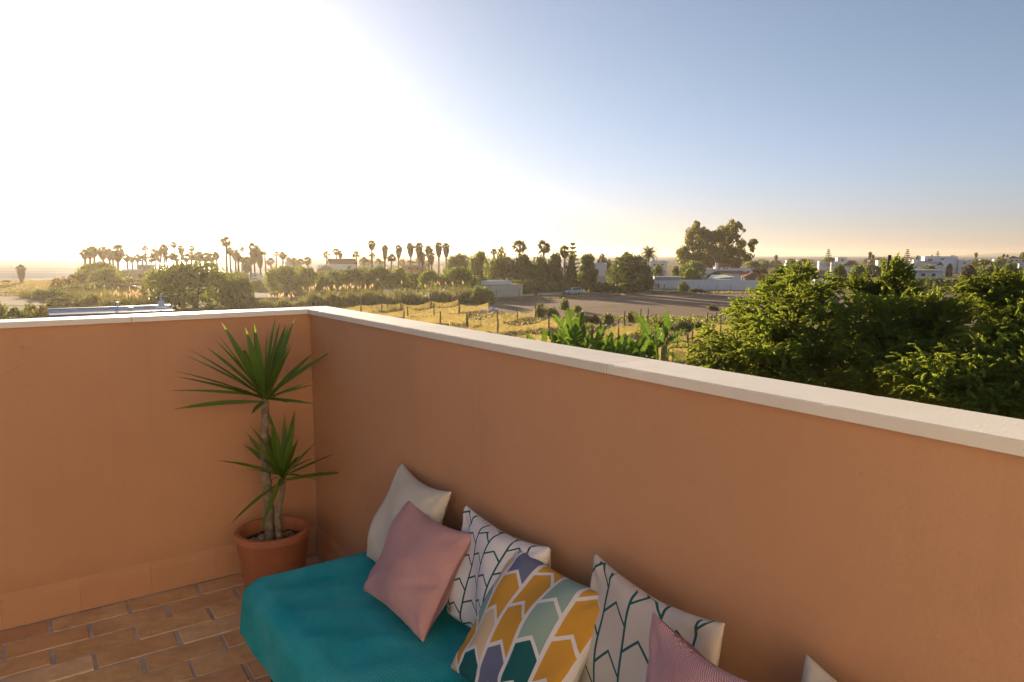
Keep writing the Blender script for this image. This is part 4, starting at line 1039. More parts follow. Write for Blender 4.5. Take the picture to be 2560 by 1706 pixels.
palm('low sunlit palm head in front of the thin single palm', 680, 655, 24, 270, 0)
palm('low pale palm head right of the white dome', 735, 654, 24, 285, 0)
palm('second low pale palm head right of the white dome', 752, 656, 22, 290, 0)
palm('low dark palm head below the mast', 770, 652, 24, 262, 10)
palm('palm standing at the left gable of the white house', 817, 637, 24, 282, 0)
palm('taller one of two palms behind the white gabled roof', 843, 630, 22, 300, 8)
palm('shorter tangled palm behind the white gabled roof', 852, 634, 18, 305, 12)
palm('palm at the right eave of the white gabled house', 893, 637, 24, 275, 0)
palm('low palm right of the white gabled house', 910, 650, 22, 268, 4)
palm('tallest palm of the middle row, with leaf bunches down its stem', 928, 611, 26, 255, 14)
palm('low palm head at the stem of the tallest middle palm', 932, 640, 22, 290, 0)
palm('skirted palm right after the tallest one in the middle row', 962, 622, 22, 258, 26)
palm('low leaning palm leaning on the skirted one', 977, 646, 28, 262, 6)
palm('slender oval headed palm standing free in the middle row', 996, 622, 24, 255, 22)
palm('palm with a narrow dead skirt, left of the two pairs', 1029, 617, 26, 252, 24)
palm('left palm of the first close pair', 1049, 618, 26, 252, 28)
palm('right lower palm of the first close pair', 1056, 637, 22, 262, 26)
palm('lower left palm of the last group of three', 1074, 624, 26, 256, 22)
palm('short wide skirted palm in front of the last group', 1081, 638, 26, 250, 22)
palm('middle palm of the last group of three', 1097, 616, 26, 254, 26)
palm('right end palm of the middle row', 1116, 618, 26, 254, 24)
for k, (x, y) in enumerate([(905, 657), (922, 658), (945, 656), (1005, 657), (1022, 660), (1045, 652), (1070, 660), (955, 662), (1035, 662)]):
    palm('low pale palm head behind the tree line in front of the sea', x, y, 24, 330, 0, 'low palm heads behind the row', m=M_YELL)
palm('wide fan palm crowning the grove behind the hut', 1299, 618, 42, 190, 0)
palm('small pale palm head at the left of the grove crown', 1237, 630, 22, 200, 0)
palm('young dark palm tip sticking out of the grove', 1255, 626, 14, 210, 0)
palm('open fan palm with few bold leaves above the grove', 1359, 618, 40, 188, 0)
palm('sunlit palm left of the layered island pine', 1413, 628, 34, 200, 16, m=M_BRIGHT)
palm('second sunlit palm touching the layered island pine', 1430, 640, 26, 205, 18, m=M_BRIGHT)
palm('feather palm arching over the white flat house', 1622, 636, 42, 232, 0, None, True)
palm('pale shaggy palm right of the villa chimney', 1792, 644, 30, 285, 22, m=M_WEED)
palm('pale shaggy palm above the long villa roof', 1842, 655, 28, 280, 20, m=M_WEED)
palm('small dark palm standing in the far scrub', 1938, 642, 12, 470, 10)
palm('palm beside the tall wooden pole, taller', 2173, 634, 10, 430, 14)
palm('palm beside the tall wooden pole, shorter', 2180, 641, 10, 440, 12)
palm('lollipop palm on the skyline left of the headland', 2436, 636, 10, 420, 8)
palm('left one of two small palms below the headland', 2507, 638, 8, 560, 6)
palm('right one of two small palms below the headland', 2515, 640, 8, 560, 6)

# --- island pines and a pointed cypress
def norfolk(seed):
    rs = np.random.RandomState(seed); P = []; Nn = []; S = []
    for k in range(9):
        z = .22 + .74 * k / 8; R = .24 * (1 - (z - .22) / .80) + .015
        for j in range(7):
            a = j * 2 * math.pi / 7 + k; 
            for q in np.linspace(.15, 1, 9):
                P.append((math.cos(a) * R * q, math.sin(a) * R * q, z + .03 * q ** 2)); Nn.append((.35 * rs.randn(), .35 * rs.randn(), 1)); S.append(.06)
    V, Fq = cards(np.array(P), np.array(Nn), np.array(S), rs, 1.6); return mesh_np('crown', V, Fq, M_DARKL)
NF = [norfolk(1), norfolk(2)]
NT = MB().tube([(0, 0, 0), (0, 0, 1)], [.016, .005], 6).mesh('trunk', M_BARK)
for lab, x, yt, D, sc in [('layered island pine standing over the grove above the car', 1431, 608, 215, 1.0), ('island pine with spaced tiers behind the round tree', 2069, 624, 420, 1.0), ('slim pale island pine on the skyline left of the large modern house', 2266, 624, 430, 1.0), ('thin faint island pine behind the large modern house', 2342, 629, 520, .9)]:
    Hh = EYE - (yt - 638) * D / 1800
    r = empty('island_pine', Gd(x, D), vr.random() * 6, lab, 'pine tree')
    c = link('crown', vr.choice(NF), r); c.scale = (Hh * sc,) * 2 + (Hh,); t = link('trunk', NT, r); t.scale = (Hh,) * 3
rs = np.random.RandomState(9); k = 3500
z = rs.rand(k); a = rs.rand(k) * 6.28; rr = np.interp(z, [0, .12, .5, .85, 1], [.10, .15, .14, .07, .01]) * (.8 + .3 * rs.rand(k))
V, Fq = cards(np.stack([np.cos(a) * rr, np.sin(a) * rr, z], 1), np.stack([np.cos(a), np.sin(a), .3 * rs.randn(k)], 1) + .4 * rs.randn(k, 3), .035, rs)
CYP = mesh_np('crown', V, Fq, M_DARKL)
D = 176; Hh = EYE - (641 - 638) * D / 1800
r = empty('pointed_cypress', Gd(1428, D), 0, 'narrow pointed cypress just left of the parked car', 'tree'); link('crown', CYP, r).scale = (Hh * 1.05, Hh * 1.05, Hh); link('trunk', NT, r).scale = (Hh * 1.5, Hh * 1.5, Hh * .95)

# --- the tall eucalyptus
def euc():
    rs = np.random.RandomState(12); D = 300; base = Gd(1795, D)
    bl = []
    def add(x, y, r, rz=None, dz=0):
        p = Pt(x, y, D + dz); k = D / 1800; bl.append((p.x - base.x, p.y - D, p.z, r * k, r * k, (rz or r) * k))
    for x, y, r, rz in [(1728, 580, 14, 16), (1742, 562, 9, 10), (1738, 572, 12, 14), (1750, 590, 18, 18), (1724, 600, 13, 18), (1745, 615, 24, 20), (1712, 628, 16, 16), (1698, 634, 10, 14), (1705, 650, 15, 16), (1735, 645, 24, 18),
                        (1770, 585, 14, 12), (1772, 605, 22, 20), (1780, 635, 28, 22), (1795, 595, 18, 18), (1805, 575, 14, 12), (1815, 600, 22, 22), (1815, 630, 26, 22), (1822, 572, 12, 14), (1828, 560, 10, 12), (1835, 575, 11, 12),
                        (1845, 562, 8, 7), (1852, 568, 6, 7), (1838, 590, 9, 9), (1860, 577, 5, 5), (1848, 592, 6, 5), (1842, 600, 5, 6), (1852, 612, 13, 14), (1850, 630, 16, 16), (1862, 642, 11, 10), (1878, 610, 8, 10), (1884, 604, 9, 8), (1880, 622, 8, 8), (1872, 645, 11, 10), (1832, 553, 5, 6), (1760, 655, 26, 16), (1830, 655, 24, 14), (1790, 658, 30, 14), (1760, 576, 9, 9)]:
        for q in range(2): add(x + rs.uniform(-.25, .25) * r, y + rs.uniform(-.25, .25) * r, r * rs.uniform(.8, 1.0), rz * rs.uniform(.8, 1.0), rs.uniform(-1, 1) * 5)
    subs = []
    for (x, y, z, a, b_, c) in bl:              # leafy tufts that give every bough a broken outline
        for q in range(5):
            d = rs.randn(3); d /= np.linalg.norm(d); subs.append((x + d[0] * a * .7, y + d[1] * a * .7, z + d[2] * c * .7, a * .42, a * .42, c * .42))
    V, Fq = blob_cloud(bl + subs, 22000, .55, rs, .5, .4, .1)
    r = empty('eucalyptus', base, 0, 'tall eucalyptus with ragged bright boughs rising above the villa', 'tree')
    link('crown', mesh_np('crown', V, Fq, M_EUC), r)
    t = MB(); rg = random.Random(3)
    t.tube([(-3, 0, 0), (-3.5, 0, 6), (-5, 0, 13), (-9, 0, 19)], [1.0, .8, .55, .15], 8); t.tube([(1, 0, 0), (2, 0, 7), (4, 0, 14), (6.3, 0, 21)], [1.1, .85, .5, .12], 8)
    for x, y in [(1884, 606), (1850, 592), (1832, 552), (1862, 577), (1740, 560), (1700, 632), (1830, 546), (1860, 610)]:
        p = Pt(x, y, D); e = Vector((p.x - base.x, 0, p.z)); s0 = Vector((rg.uniform(-2, 4), 0, 7)); t.tube([s0, s0.lerp(e, .5) + Vector((0, 0, 1.0)), e], [.4, .22, .06], 6)
    t.build('trunk', M_BARK, r, True)
euc()

# --- reeds, weeds and grass too many to count
def reed_bed(label, a, c, n, plumes, hmin, hmax, thick, seed):
    rs = np.random.RandomState(seed); t = rs.rand(n); p0 = G(*a); p1 = G(*c)
    dirv = (p1 - p0); nv = np.array([-dirv.y, dirv.x, 0]) / dirv.length
    P = np.array(p0)[None] + t[:, None] * np.array(dirv)[None] + nv[None] * ((rs.rand(n) - .5) * thick)[:, None]
    clump = .65 + .35 * np.sin(t * 37 + seed) * np.sin(t * 61 + 2 * seed)
    h = (hmin + (hmax - hmin) * rs.rand(n)) * clump
    ang = rs.rand(n) * 6.28; ln = .18 + .35 * rs.rand(n)
    dx = np.stack([np.cos(ang), np.sin(ang), np.zeros(n)], 1); sx_ = np.stack([-np.sin(ang), np.cos(ang), np.zeros(n)], 1) * .045
    up = np.array([[0, 0, 1.]])
    m1 = P + up * (h * .6)[:, None] + dx * (h * ln * .25)[:, None]; m2 = P + up * (h * .95)[:, None] + dx * (h * ln * .8)[:, None]
    V = np.stack([P - sx_, P + sx_, m1 + sx_, m1 - sx_, m2, m2 + sx_ * .2], 1).reshape(-1, 3)
    I = np.arange(n)[:, None] * 6
    Fq = np.concatenate([I + [0, 1, 2, 3], I + [3, 2, 5, 4]]); mi = np.zeros(len(Fq))
    if plumes:
        k = rs.choice(n, plumes, False); hp = hmax * (1.02 + .22 * rs.rand(plumes)) * (.75 + .25 * clump[k])
        b0 = P[k] + up * (hp * .80)[:, None]; lean = dx[k] * .22
        k0 = len(V); W_ = np.stack([rs.randn(plumes), rs.randn(plumes) * .2, np.zeros(plumes)], 1); W_ /= np.linalg.norm(W_, axis=1, keepdims=True); W_ *= .13
        s_ = np.stack([P[k], P[k] + W_ * .25, b0 + W_ * .25, b0], 1)
        hh = (.55 + .35 * rs.rand(plumes))[:, None]
        pl = np.stack([b0, b0 + up * hh * .45 + W_ + lean * .3, b0 + up * hh + lean, b0 + up * hh * .45 - W_ + lean * .3], 1)
        V = np.concatenate([V, s_.reshape(-1, 3), pl.reshape(-1, 3)])
        J = np.arange(plumes)[:, None] * 4 + k0
        Fq = np.concatenate([Fq, J + [0, 1, 2, 3], J + plumes * 4 + [0, 1, 2, 3]]); mi = np.concatenate([mi, np.zeros(plumes), np.ones(plumes)])
    o = link('reeds', mesh_np('reeds', V, Fq, [M_REED, M_PLUME], midx=mi)); return tag(o, label, kind='stuff')
reed_bed('glowing pampas reeds left of the big stone pine', (292, 772), (372, 778), 2600, 60, 2.0, 2.9, 6, 1)
reed_bed('reeds right of the big stone pine in front of the white shed', (585, 778), (760, 776), 3800, 18, 1.6, 2.6, 5, 2)
reed_bed('tall plumed reeds in the middle behind the first net fence', (760, 770), (935, 765), 4800, 34, 2.2, 3.6, 5, 3)
reed_bed('shadowy reeds with few plumes below the palm row', (905, 768), (1180, 752), 5200, 14, 2.0, 4.0, 7, 4)
reed_bed('reeds on the left slope above the dirt road', (110, 742), (330, 752), 4200, 14, 1.5, 2.6, 12, 5)
def tufts(label, poly, n, h, m, seed, z=.05):
    rs = np.random.RandomState(seed); pts = [G(*p) for p in poly]
    xs = [p.x for p in pts]; ys = [p.y for p in pts]; P = []
    def inside(x, y):
        c = False; j = len(pts) - 1
        for i in range(len(pts)):
            if (ys[i] > y) != (ys[j] > y) and x < (xs[j] - xs[i]) * (y - ys[i]) / (ys[j] - ys[i]) + xs[i]: c = not c
            j = i
        return c
    while len(P) < n:
        x = rs.uniform(min(xs), max(xs)); y = rs.uniform(min(ys), max(ys))
        if inside(x, y) and math.sin(x * .35 + seed) * math.sin(y * .22 + seed) + rs.rand() * 1.6 > .55: P.append((x, y, z))
    P = np.array(P); ang = rs.rand(n) * 6.28; s = np.stack([np.cos(ang), np.sin(ang), np.zeros(n)], 1)
    hh = (h * (.4 + .9 * rs.rand(n)))[:, None]; up = np.array([[0, 0, 1.]]); wv = .10
    V = np.stack([P - s * wv, P + s * wv, P + s * wv * 1.6 + up * hh + rs.randn(n, 3) * .1, P - s * wv * 1.5 + up * hh * .8 + rs.randn(n, 3) * .1], 1).reshape(-1, 3)
    o = link('grass', mesh_np('grass', V, np.arange(n * 4).reshape(n, 4), m)); return tag(o, label, kind='stuff')
M_DRY = leaf_mat('dry_grass', (.30, .245, .11), (.46, .36, .14), tr=.45, scale=.4)
tufts('dry golden grass between the net fences', [(790, 778), (1150, 766), (1345, 802), (1480, 850), (1800, 860), (1700, 930), (1400, 900), (800, 820)], 16000, .22, M_DRY, 3, .09)
tufts('sparse dry weeds on the edge of the bare field', [(1330, 800), (1480, 845), (1760, 848), (1900, 800), (1700, 790), (1450, 795)], 3000, .22, M_WEED, 6)
tufts('dry grass along the far field edge below the posts', [(1225, 749), (1420, 742), (1640, 732), (1900, 731), (1900, 735), (1640, 736), (1420, 747), (1225, 756)], 3600, .24, M_DRY, 8)
tufts('dry meadow grass beside the sea on the left', [(-60, 703), (230, 703), (230, 740), (-60, 740)], 9000, .3, M_DRY, 9)
tufts('dry grass strip in front of the reeds', [(560, 776), (900, 772), (900, 800), (560, 800)], 4000, .4, M_DRY, 10)
# ================================================================== BUILDINGS
M_WHITE = mat('whitewash', (.78, .77, .75), .9, .07, .8, .2, 8, spec=.15)
M_CREAMW = mat('cream_render', (.62, .56, .44), .9, .10, .5, .2, 8, spec=.1, s2=2)
M_YELLOW = mat('yellow_render', (.62, .42, .17), .9, .08, .5, spec=.1)
M_ORANGE = mat('orange_render', (.60, .30, .13), .9, .08, .5, spec=.1)
M_TILE = mat('red_roof_tiles', (.36, .115, .06), .85, .25, 1.2, .6, 9, spec=.1, bdist=.05)
M_PTILE = mat('pale_roof_tiles', (.46, .30, .17), .85, .2, 1.2, .6, 9, spec=.1, bdist=.05)
M_BTILE = mat('brown_roof_tiles', (.17, .115, .08), .85, .25, 1.2, .6, 9, spec=.1, bdist=.05)
M_GREYR = mat('grey_roofing', (.36, .38, .42), .6, .15, .6, .2, 6)
M_METAL = mat('galvanised_sheet', (.70, .69, .71), .8, .12, 1.2, .2, 20, spec=.1)
M_BLUEM = mat('blue_grey_trim', (.18, .21, .30), .5, .1, 2)
M_GLASS = mat('dark_window', (.03, .035, .045), .12, .1, 2, spec=.6)
M_FRAMEW = mat('white_window_frame', (.75, .74, .72), .6, .05, 4)
M_WOOD = mat('weathered_wood', (.20, .155, .12), .95, .35, 5, .6, 40, spec=.08)
M_POLE = mat('grey_pole', (.30, .27, .25), .8, .2, 2, .3, 20)
M_PLASTIC = mat('white_plastic', (.72, .74, .76), .5, .06, 4)
TOWN = 'houses of the seaside town'
def block(root, name, x0, x1, y0, y1, z0, z1, m, par=0.0, pm=None):
    o = MB().box(((x0 + x1) / 2, (y0 + y1) / 2, (z0 + z1) / 2), (x1 - x0, y1 - y0, z1 - z0)).build(name, m, root)
    if par:                                     # a low parapet round a flat roof
        b = MB(); t = .18
        for c, d in ((((x0 + x1) / 2, y0 + t / 2), (x1 - x0 + .1, t)), (((x0 + x1) / 2, y1 - t / 2), (x1 - x0 + .1, t)), ((x0 + t / 2, (y0 + y1) / 2), (t, y1 - y0 - 2 * t)), ((x1 - t / 2, (y0 + y1) / 2), (t, y1 - y0 - 2 * t))):
            b.box((c[0], c[1], z1 + par / 2), (d[0], d[1], par))
        b.build('roof_parapet', pm or m, root)
    return o
def window(root, x, z, w_, h, y, fm=None):
    f = MB(); t = .10
    for c, d in (((x, z + h / 2 + t / 2), (w_ + 2 * t, t)), ((x, z - h / 2 - t / 2), (w_ + 2 * t, t)), ((x - w_ / 2 - t / 2, z), (t, h)), ((x + w_ / 2 + t / 2, z), (t, h))):
        f.box((c[0], y - .03, c[1]), (d[0], .10, d[1]))
    o = f.build('window', fm or M_FRAMEW, root)
    MB().box((x, y - .012, z), (w_, .02, h)).build('pane', M_GLASS, o)
def roof(root, kind, x0, x1, y0, y1, z, h, m, over=.3):
    x0 -= over; x1 += over; y0 -= over; y1 += over; b = MB(); ym = (y0 + y1) / 2; t = .14
    if kind == 'gable':                         # ridge along x
        b.prism([(y0, z), (ym, z + h), (y1, z), (y1, z + t), (ym, z + h + t), (y0, z + t)], 'x', x0, x1)
    elif kind == 'hip':
        ins = min((y1 - y0) / 2, (x1 - x0) / 2) * .98
        q = [(x0, y0, z), (x1, y0, z), (x1, y1, z), (x0, y1, z), (x0, y0, z + t), (x1, y0, z + t), (x1, y1, z + t), (x0, y1, z + t), (x0 + ins, ym, z + h + t), (x1 - ins, ym, z + h + t)]
        b.add(q, [(3, 2, 1, 0), (0, 1, 5, 4), (1, 2, 6, 5), (2, 3, 7, 6), (3, 0, 4, 7), (4, 5, 9, 8), (6, 7, 8, 9), (5, 6, 9), (7, 4, 8)])
    elif kind == 'shed':
        b.prism([(y0, z), (y1, z + h), (y1, z + h + t), (y0, z + t)], 'x', x0, x1)
    elif kind == 'shedx':
        b.prism([(x0, z), (x1, z + h), (x1, z + h + t), (x0, z + t)], 'y', y0, y1)
    return b.build('roof', m, root)
def chimney(root, x, y, z0, z1, s=.7, m=None, cap=None):
    o = MB().box((x, y, (z0 + z1) / 2), (s, s, z1 - z0)).build('chimney', m or M_WHITE, root)
    MB().box((x, y, z1 + .08), (s + .2, s + .2, .16)).build('chimney_cap', cap or M_TILE, o)
def hz(y, D): return EYE - (y - 638) * D / 1800          # height seen at picture row y
def house(label, x0, x1, D, depth, name='house', group=None, cat='house', yaw=0):
    p = Gd((x0 + x1) / 2, D); r = empty(name, p, RAD(yaw) - math.atan2(p.x, p.y) * .6, label, cat, group); return r, (x1 - x0) * D / 1800 / 2

# near neighbour: long low metal roof
D = 50; z1 = 5.2
r = empty('neighbour_building', G(275, 770, z1) * Vector((1, 1, 0)) if False else Vector(((G(120, 775, z1).x + G(427, 764, z1).x) / 2, (G(120, 775, z1).y + G(427, 764, z1).y) / 2, 0)), 0, 'low building with a long pale sheet metal roof below the terrace on the left', 'building')
pa, pb = G(120, 775, z1), G(427, 764, z1); dl = (pb - pa); hw = dl.length / 2; r.rotation_euler = (0, 0, math.atan2(dl.y, dl.x))
MB().box((0, -.98, 2.34), (2 * hw - .4, 1.9, 4.68)).build('wall', M_CREAMW, r)
b = MB(); b.prism([(-2.05, 4.96), (0, z1), (.12, z1), (.12, z1 - .12), (-2.05, 4.86)], 'x', -hw, hw - .15); rf = b.build('roof', M_METAL, r)
MB().box((0, .06, z1 + .03), (2 * hw, .22, .07)).build('ridge_trim', M_BLUEM, rf)
b = MB(); b.prism([(-2.12, 4.68), (-2.08, 4.98), (-2.02, 4.98), (-2.02, 4.68)], 'x', -hw - .02, hw - .1); b.build('gutter', M_BLUEM, rf)
b = MB(); b.tube([(-hw + 4.25, -.5, z1 - .1), (-hw + 4.25, -.5, z1 + .36)], .07, 10); b.tube([(-hw + 4.25, -.5, z1 + .36), (-hw + 4.25, -.5, z1 + .42)], .12, 10); b.build('vent_pipe', M_PLASTIC, r, True)
MB().box((-hw + 5.1, -.45, z1 - .04), (.30, .25, .07)).build('roof_vent', M_PLASTIC, r)
b = MB(); ax = hw - .7; b.tube([(ax, -.4, z1 - .1), (ax, -.4, z1 + .95)], .018, 6); b.tube([(ax - .25, -.4, z1 + .75), (ax + .45, -.4, z1 + .72)], .014, 5)
for k in range(6): b.tube([(ax - .22 + k * .12, -.62 + .02 * k, z1 + .75), (ax - .22 + k * .12, -.18 - .02 * k, z1 + .75)], .008, 4)
b.build('aerial', M_PLASTIC, r)
b = MB(); pr = [(.001, 0), (.12, .015), (.22, .06), (.26, .09), (.255, .095), (.21, .07), (.001, .012)]; b.lathe(pr, 18); ds = b.build('satellite_dish', M_PLASTIC, r, True); ds.location = (ax - .02, -.6, z1 + .18); ds.rotation_euler = (RAD(65), 0, RAD(-20))

# yellow house in the palm grove
r, hw = house('yellow two storey house with white framed windows among the backlit palms', 312, 397, 256, 9)
block(r, 'wall', -hw, hw, 0, 9, 0, hz(677, 256), M_YELLOW, .5, M_WHITE)
block(r, 'upper_wall', -hw + 4.6, -hw + 9.2, .6, 7, hz(677, 256), hz(664, 256), M_YELLOW, .35, M_WHITE)
for x in (-3.7, -.6, 2.0): window(r, x, hz(688, 256), 1.1, 1.2, 0)
window(r, -hw + 6.9, hz(670, 256), 1.0, 1.0, .6)
# white house with the dark gabled roof
r, hw = house('white house with a dark brown gabled roof in front of the sea', 828, 891, 262, 7, yaw=14)
zt = hz(660, 262); block(r, 'wall', -hw, hw, 0, 7, 0, zt, M_WHITE)
b = MB(); b.prism([(.02, zt), (3.5, zt + 1.7), (6.98, zt)], 'x', -hw + .01, -hw + .3); b.prism([(.02, zt), (3.5, zt + 1.7), (6.98, zt)], 'x', hw - .3, hw - .01); b.build('gable', M_WHITE, r)
roof(r, 'gable', -hw, hw, 0, 7, zt, 1.75, M_BTILE, .35); window(r, 2.2, zt - 1.4, 1.0, 1.0, 0, M_WOOD)
o = MB(); o.lathe([(.001, 0), (.25, .05), (.38, .15), (.36, .16), (.001, .03)], 12); q = o.build('satellite_dish', M_PLASTIC, r); q.location = (-1.2, -.25, zt - 1.3); q.rotation_euler = (RAD(70), 0, RAD(30))
r, hw = house('house with a broad pale tan hipped roof left of the white gabled one', 790, 840, 240, 8)
block(r, 'wall', -hw + .5, hw - .5, .5, 7.5, 0, hz(676, 240), M_CREAMW); roof(r, 'hip', -hw + .5, hw - .5, .5, 7.5, hz(676, 240), 1.6, M_PTILE)
r, hw = house('white shed with a tilted pinkish roof and a dark open front behind the stone pine', 628, 662, 198, 5, 'shed', cat='shed')
zt = hz(696, 198); block(r, 'wall', -hw, hw, .6, 5, 0, zt - .02, M_WHITE); block(r, 'upper_wall', -hw, hw, 0, .6, hz(712, 198), zt, M_WHITE); roof(r, 'shedx', -hw, hw, 0, 5, zt + .01, .7, M_PTILE)
MB().box((0, .55, hz(712, 198) / 2), (2 * hw - .5, .08, hz(712, 198) - .1)).build('shade_panel', M_GLASS, r)  # dark panel painted in for the shade inside the open front
for x in (-hw + .12, hw - .12): MB().box((x, .2, hz(712, 198) / 2), (.22, .22, hz(712, 198) - .01)).build('post', M_WHITE, r)
r, hw = house('little white house with one window above the pinkish shed roof', 629, 652, 236, 5)
block(r, 'wall', -hw, hw, 0, 5, 0, hz(685, 236), M_WHITE); roof(r, 'shedx', -hw, hw, 0, 5, hz(685, 236), .5, M_WHITE, .15); window(r, -.2, hz(691, 236), .9, .9, 0)
# white dome tower
r = empty('dome_tower', Gd(723, 300), 0, 'small white tower topped by a grey ball among the low palms', 'tower')
b = MB(); b.lathe([(1.5, 0), (1.5, hz(655, 300)), (1.1, hz(654, 300)), (.9, hz(652, 300))], 20); b.build('tower_wall', M_WHITE, r, True)
b = MB(); zc = hz(648, 300); b.lathe([(.001 + 1.0 * math.sin(math.pi * k / 12), zc - 1.0 * math.cos(math.pi * k / 12)) for k in range(13)], 20); b.build('ball', M_GREYR, r, True)
r, hw = house('house with orange walls and a pale flat roof behind the middle palm row', 1008, 1063, 280, 8)
block(r, 'wall', -hw, hw, 0, 8, 0, hz(664, 280), M_ORANGE, .35, M_CREAMW); roof(r, 'shed', -hw + 1, hw - 1, 1, 5, hz(662.5, 280), .3, M_PTILE)
for x in (-2, 1.6): window(r, x, hz(672, 280), 1.2, 1.1, 0)
r, hw = house('low white house with long parapet behind the dark tree line', 898, 962, 320, 8)
block(r, 'wall', -hw, hw, 0, 8, 0, hz(665.5, 320), M_WHITE, .3); chimney(r, 1.8, 3, hz(665, 320), hz(660, 320), .9, M_WHITE, M_WHITE); block(r, 'side_wall', -hw - 4, -hw, 1, 6, 0, hz(668, 320), M_WHITE, .25)
# cream hut
P0 = G(1228, 744); D = P0.y
r = empty('hut', Gd(1267, D), 0, 'cream flat hut with a white roof box at the field edge', 'hut')
pa, pb = G(1228, 746), G(1307, 742); dl = pb - pa; hw = dl.length / 2; r.location = (pa + pb) / 2; r.rotation_euler = (0, 0, math.atan2(dl.y, dl.x)); zt = hz(713, D)
block(r, 'wall', -hw, hw, 0, 5.2, 0, zt, M_CREAMW)
b = MB(); b.prism([(-.12, zt), (5.4, zt), (5.4, zt + .12), (-.12, zt + .12)], 'x', -hw - .15, hw + .05); b.build('roof', M_PTILE, r)
MB().box((-1.2, 2.2, zt + .12 + .40), (6.0, 3.0, .80)).build('roof_box', M_PLASTIC, r); MB().box((-2.4, 2.6, zt + .12 + .5), (5.8, 3.0, .62)).build('roof_slab', M_WHITE, r) if False else None
MB().box((-1.2, .695, zt + .12 + .83), (6.1, .12, .10)).build('roof_edge', M_WHITE, r)
# white house behind the dark pine
r, hw = house('white house corner showing between the two dark pines', 1470, 1516, 214, 8)
block(r, 'wall', -hw, hw, 0, 8, hz(690, 214), hz(661, 214), M_WHITE, .25); block(r, 'ground_wall', -hw, hw, .15, 8, 0, hz(690, 214) - .01, M_CREAMW)
r, hw = house('white house wall glimpsed left of the pointed cypress', 1406, 1424, 214, 8)
block(r, 'wall', -hw, hw, 0, 8, 0, hz(661, 214), M_WHITE, .2); window(r, .2, hz(668, 214), .9, .9, 0)
r, hw = house('white flat roofed house under the feather palm', 1624, 1667, 290, 9)
block(r, 'wall', -hw, hw, 0, 9, 0, hz(655, 290), M_WHITE, .4); block(r, 'upper_wall', -hw + .8, -hw + 3.6, 2, 7, hz(655, 290), hz(652, 290), M_WHITE, .2)
for x in (-1.5, 1.4): window(r, x, hz(663, 290), 1.2, 1.0, 0)
# red roofed villa
D = 262; r, hw = house('white villa with red tiled roofs and a square chimney', 1757, 1880, D, 12, 'villa')
k = D / 1800; cx = (1757 + 1880) / 2
def vx(x): return (x - cx) * k
block(r, 'wall', vx(1757), vx(1874), 0, 11, 0, hz(674, D), M_WHITE, .25)
block(r, 'upper_wall', vx(1789), vx(1827), 2, 8, hz(674, D), hz(668.5, D), M_WHITE); roof(r, 'hip', vx(1789), vx(1827), 2, 8, hz(668.5, D), 1.35, M_TILE)
chimney(r, vx(1792.5), 1.4, hz(674, D), hz(657.5, D), .95)
block(r, 'front_wall', vx(1800), vx(1860), -4, 0, 0, hz(683.5, D), M_WHITE); roof(r, 'shed', vx(1792), vx(1862), -4.2, -.35, hz(683.4, D), .75, M_TILE, .25)
block(r, 'side_wall', vx(1855), vx(1876), -2, 0, hz(684, D), hz(675, D), M_WHITE, .2)
roof(r, 'shed', vx(1742), vx(1757), -2, 4, hz(681, D), .8, M_TILE, .1)
for x in (1798, 1811, 1818): window(r, vx(x), hz(671.5, D), .75, .55, 2)
for x in (1866, 1846): window(r, vx(x), hz(679, D), .8, .7, -2 if x == 1866 else 0)
# carport and garden pavilion
D = 222; r, hw = house('white sloping carport roof behind the long white wall', 1768, 1836, D, 6, 'carport', cat='carport'); zt = hz(697, D)
roof(r, 'shedx', -hw, hw, 0, 6, zt - .35, .0, M_WHITE, .05)
b = MB(); b.add([(-hw, -.2, zt - .25), (hw, -.2, zt + .55), (hw - 3, 6, zt + 1.0), (-hw + 2, 6, zt + .9), (-hw, -.2, zt - .13), (hw, -.2, zt + .67), (hw - 3, 6, zt + 1.12), (-hw + 2, 6, zt + 1.02)], [(3, 2, 1, 0), (4, 5, 6, 7), (0, 1, 5, 4), (1, 2, 6, 5), (2, 3, 7, 6), (3, 0, 4, 7)]); b.build('canopy', M_WHITE, r)
for x in (-hw + .2, 0, hw - .2):
    for y in (.2, 5.6): MB().box((x, y, (zt - .42) / 2), (.14, .14, zt - .44)).build('post', M_WHITE, r)
D = 226; r, hw = house('grey box shed at the left end of the carport', 1740, 1766, D, 4, 'shed', cat='shed'); block(r, 'wall', -hw, hw, 0, 4, 0, hz(691, D), M_GREYR, .12)
D = 232; r, hw = house('garden pavilion with a red hipped roof on white columns', 1860, 1922, D, 7, 'pavilion', cat='pavilion'); zt = hz(694, D)
roof(r, 'hip', -hw, hw, 0, 7, zt, 1.5, M_TILE, .2)
for x in (-hw + .3, 0, hw - .3):
    for y in (.3, 6.6): MB().box((x, y, zt / 2), (.45, .45, zt - .01)).build('column', M_WHITE, r)
MB().box((0, 6.2, zt / 2), (2 * hw - 1, .15, zt - .02)).build('back_wall', M_GREYR, r)
# hut at the white wall
D = 192; r, hw = house('whitewashed hut with a grey slab roof against the long wall', 1636, 1702, D, 5, 'hut', cat='hut')
block(r, 'wall', -hw, hw, 0, 5, 0, hz(701, D), M_WHITE); MB().box((0, 2.4, hz(701, D) + .5), (2 * hw + .1, 5.2, .98)).build('roof', M_GREYR, r); MB().box((0, -.25, hz(692.5, D) + .05), (2 * hw + .3, .35, .09)).build('roof_edge', M_WHITE, r)
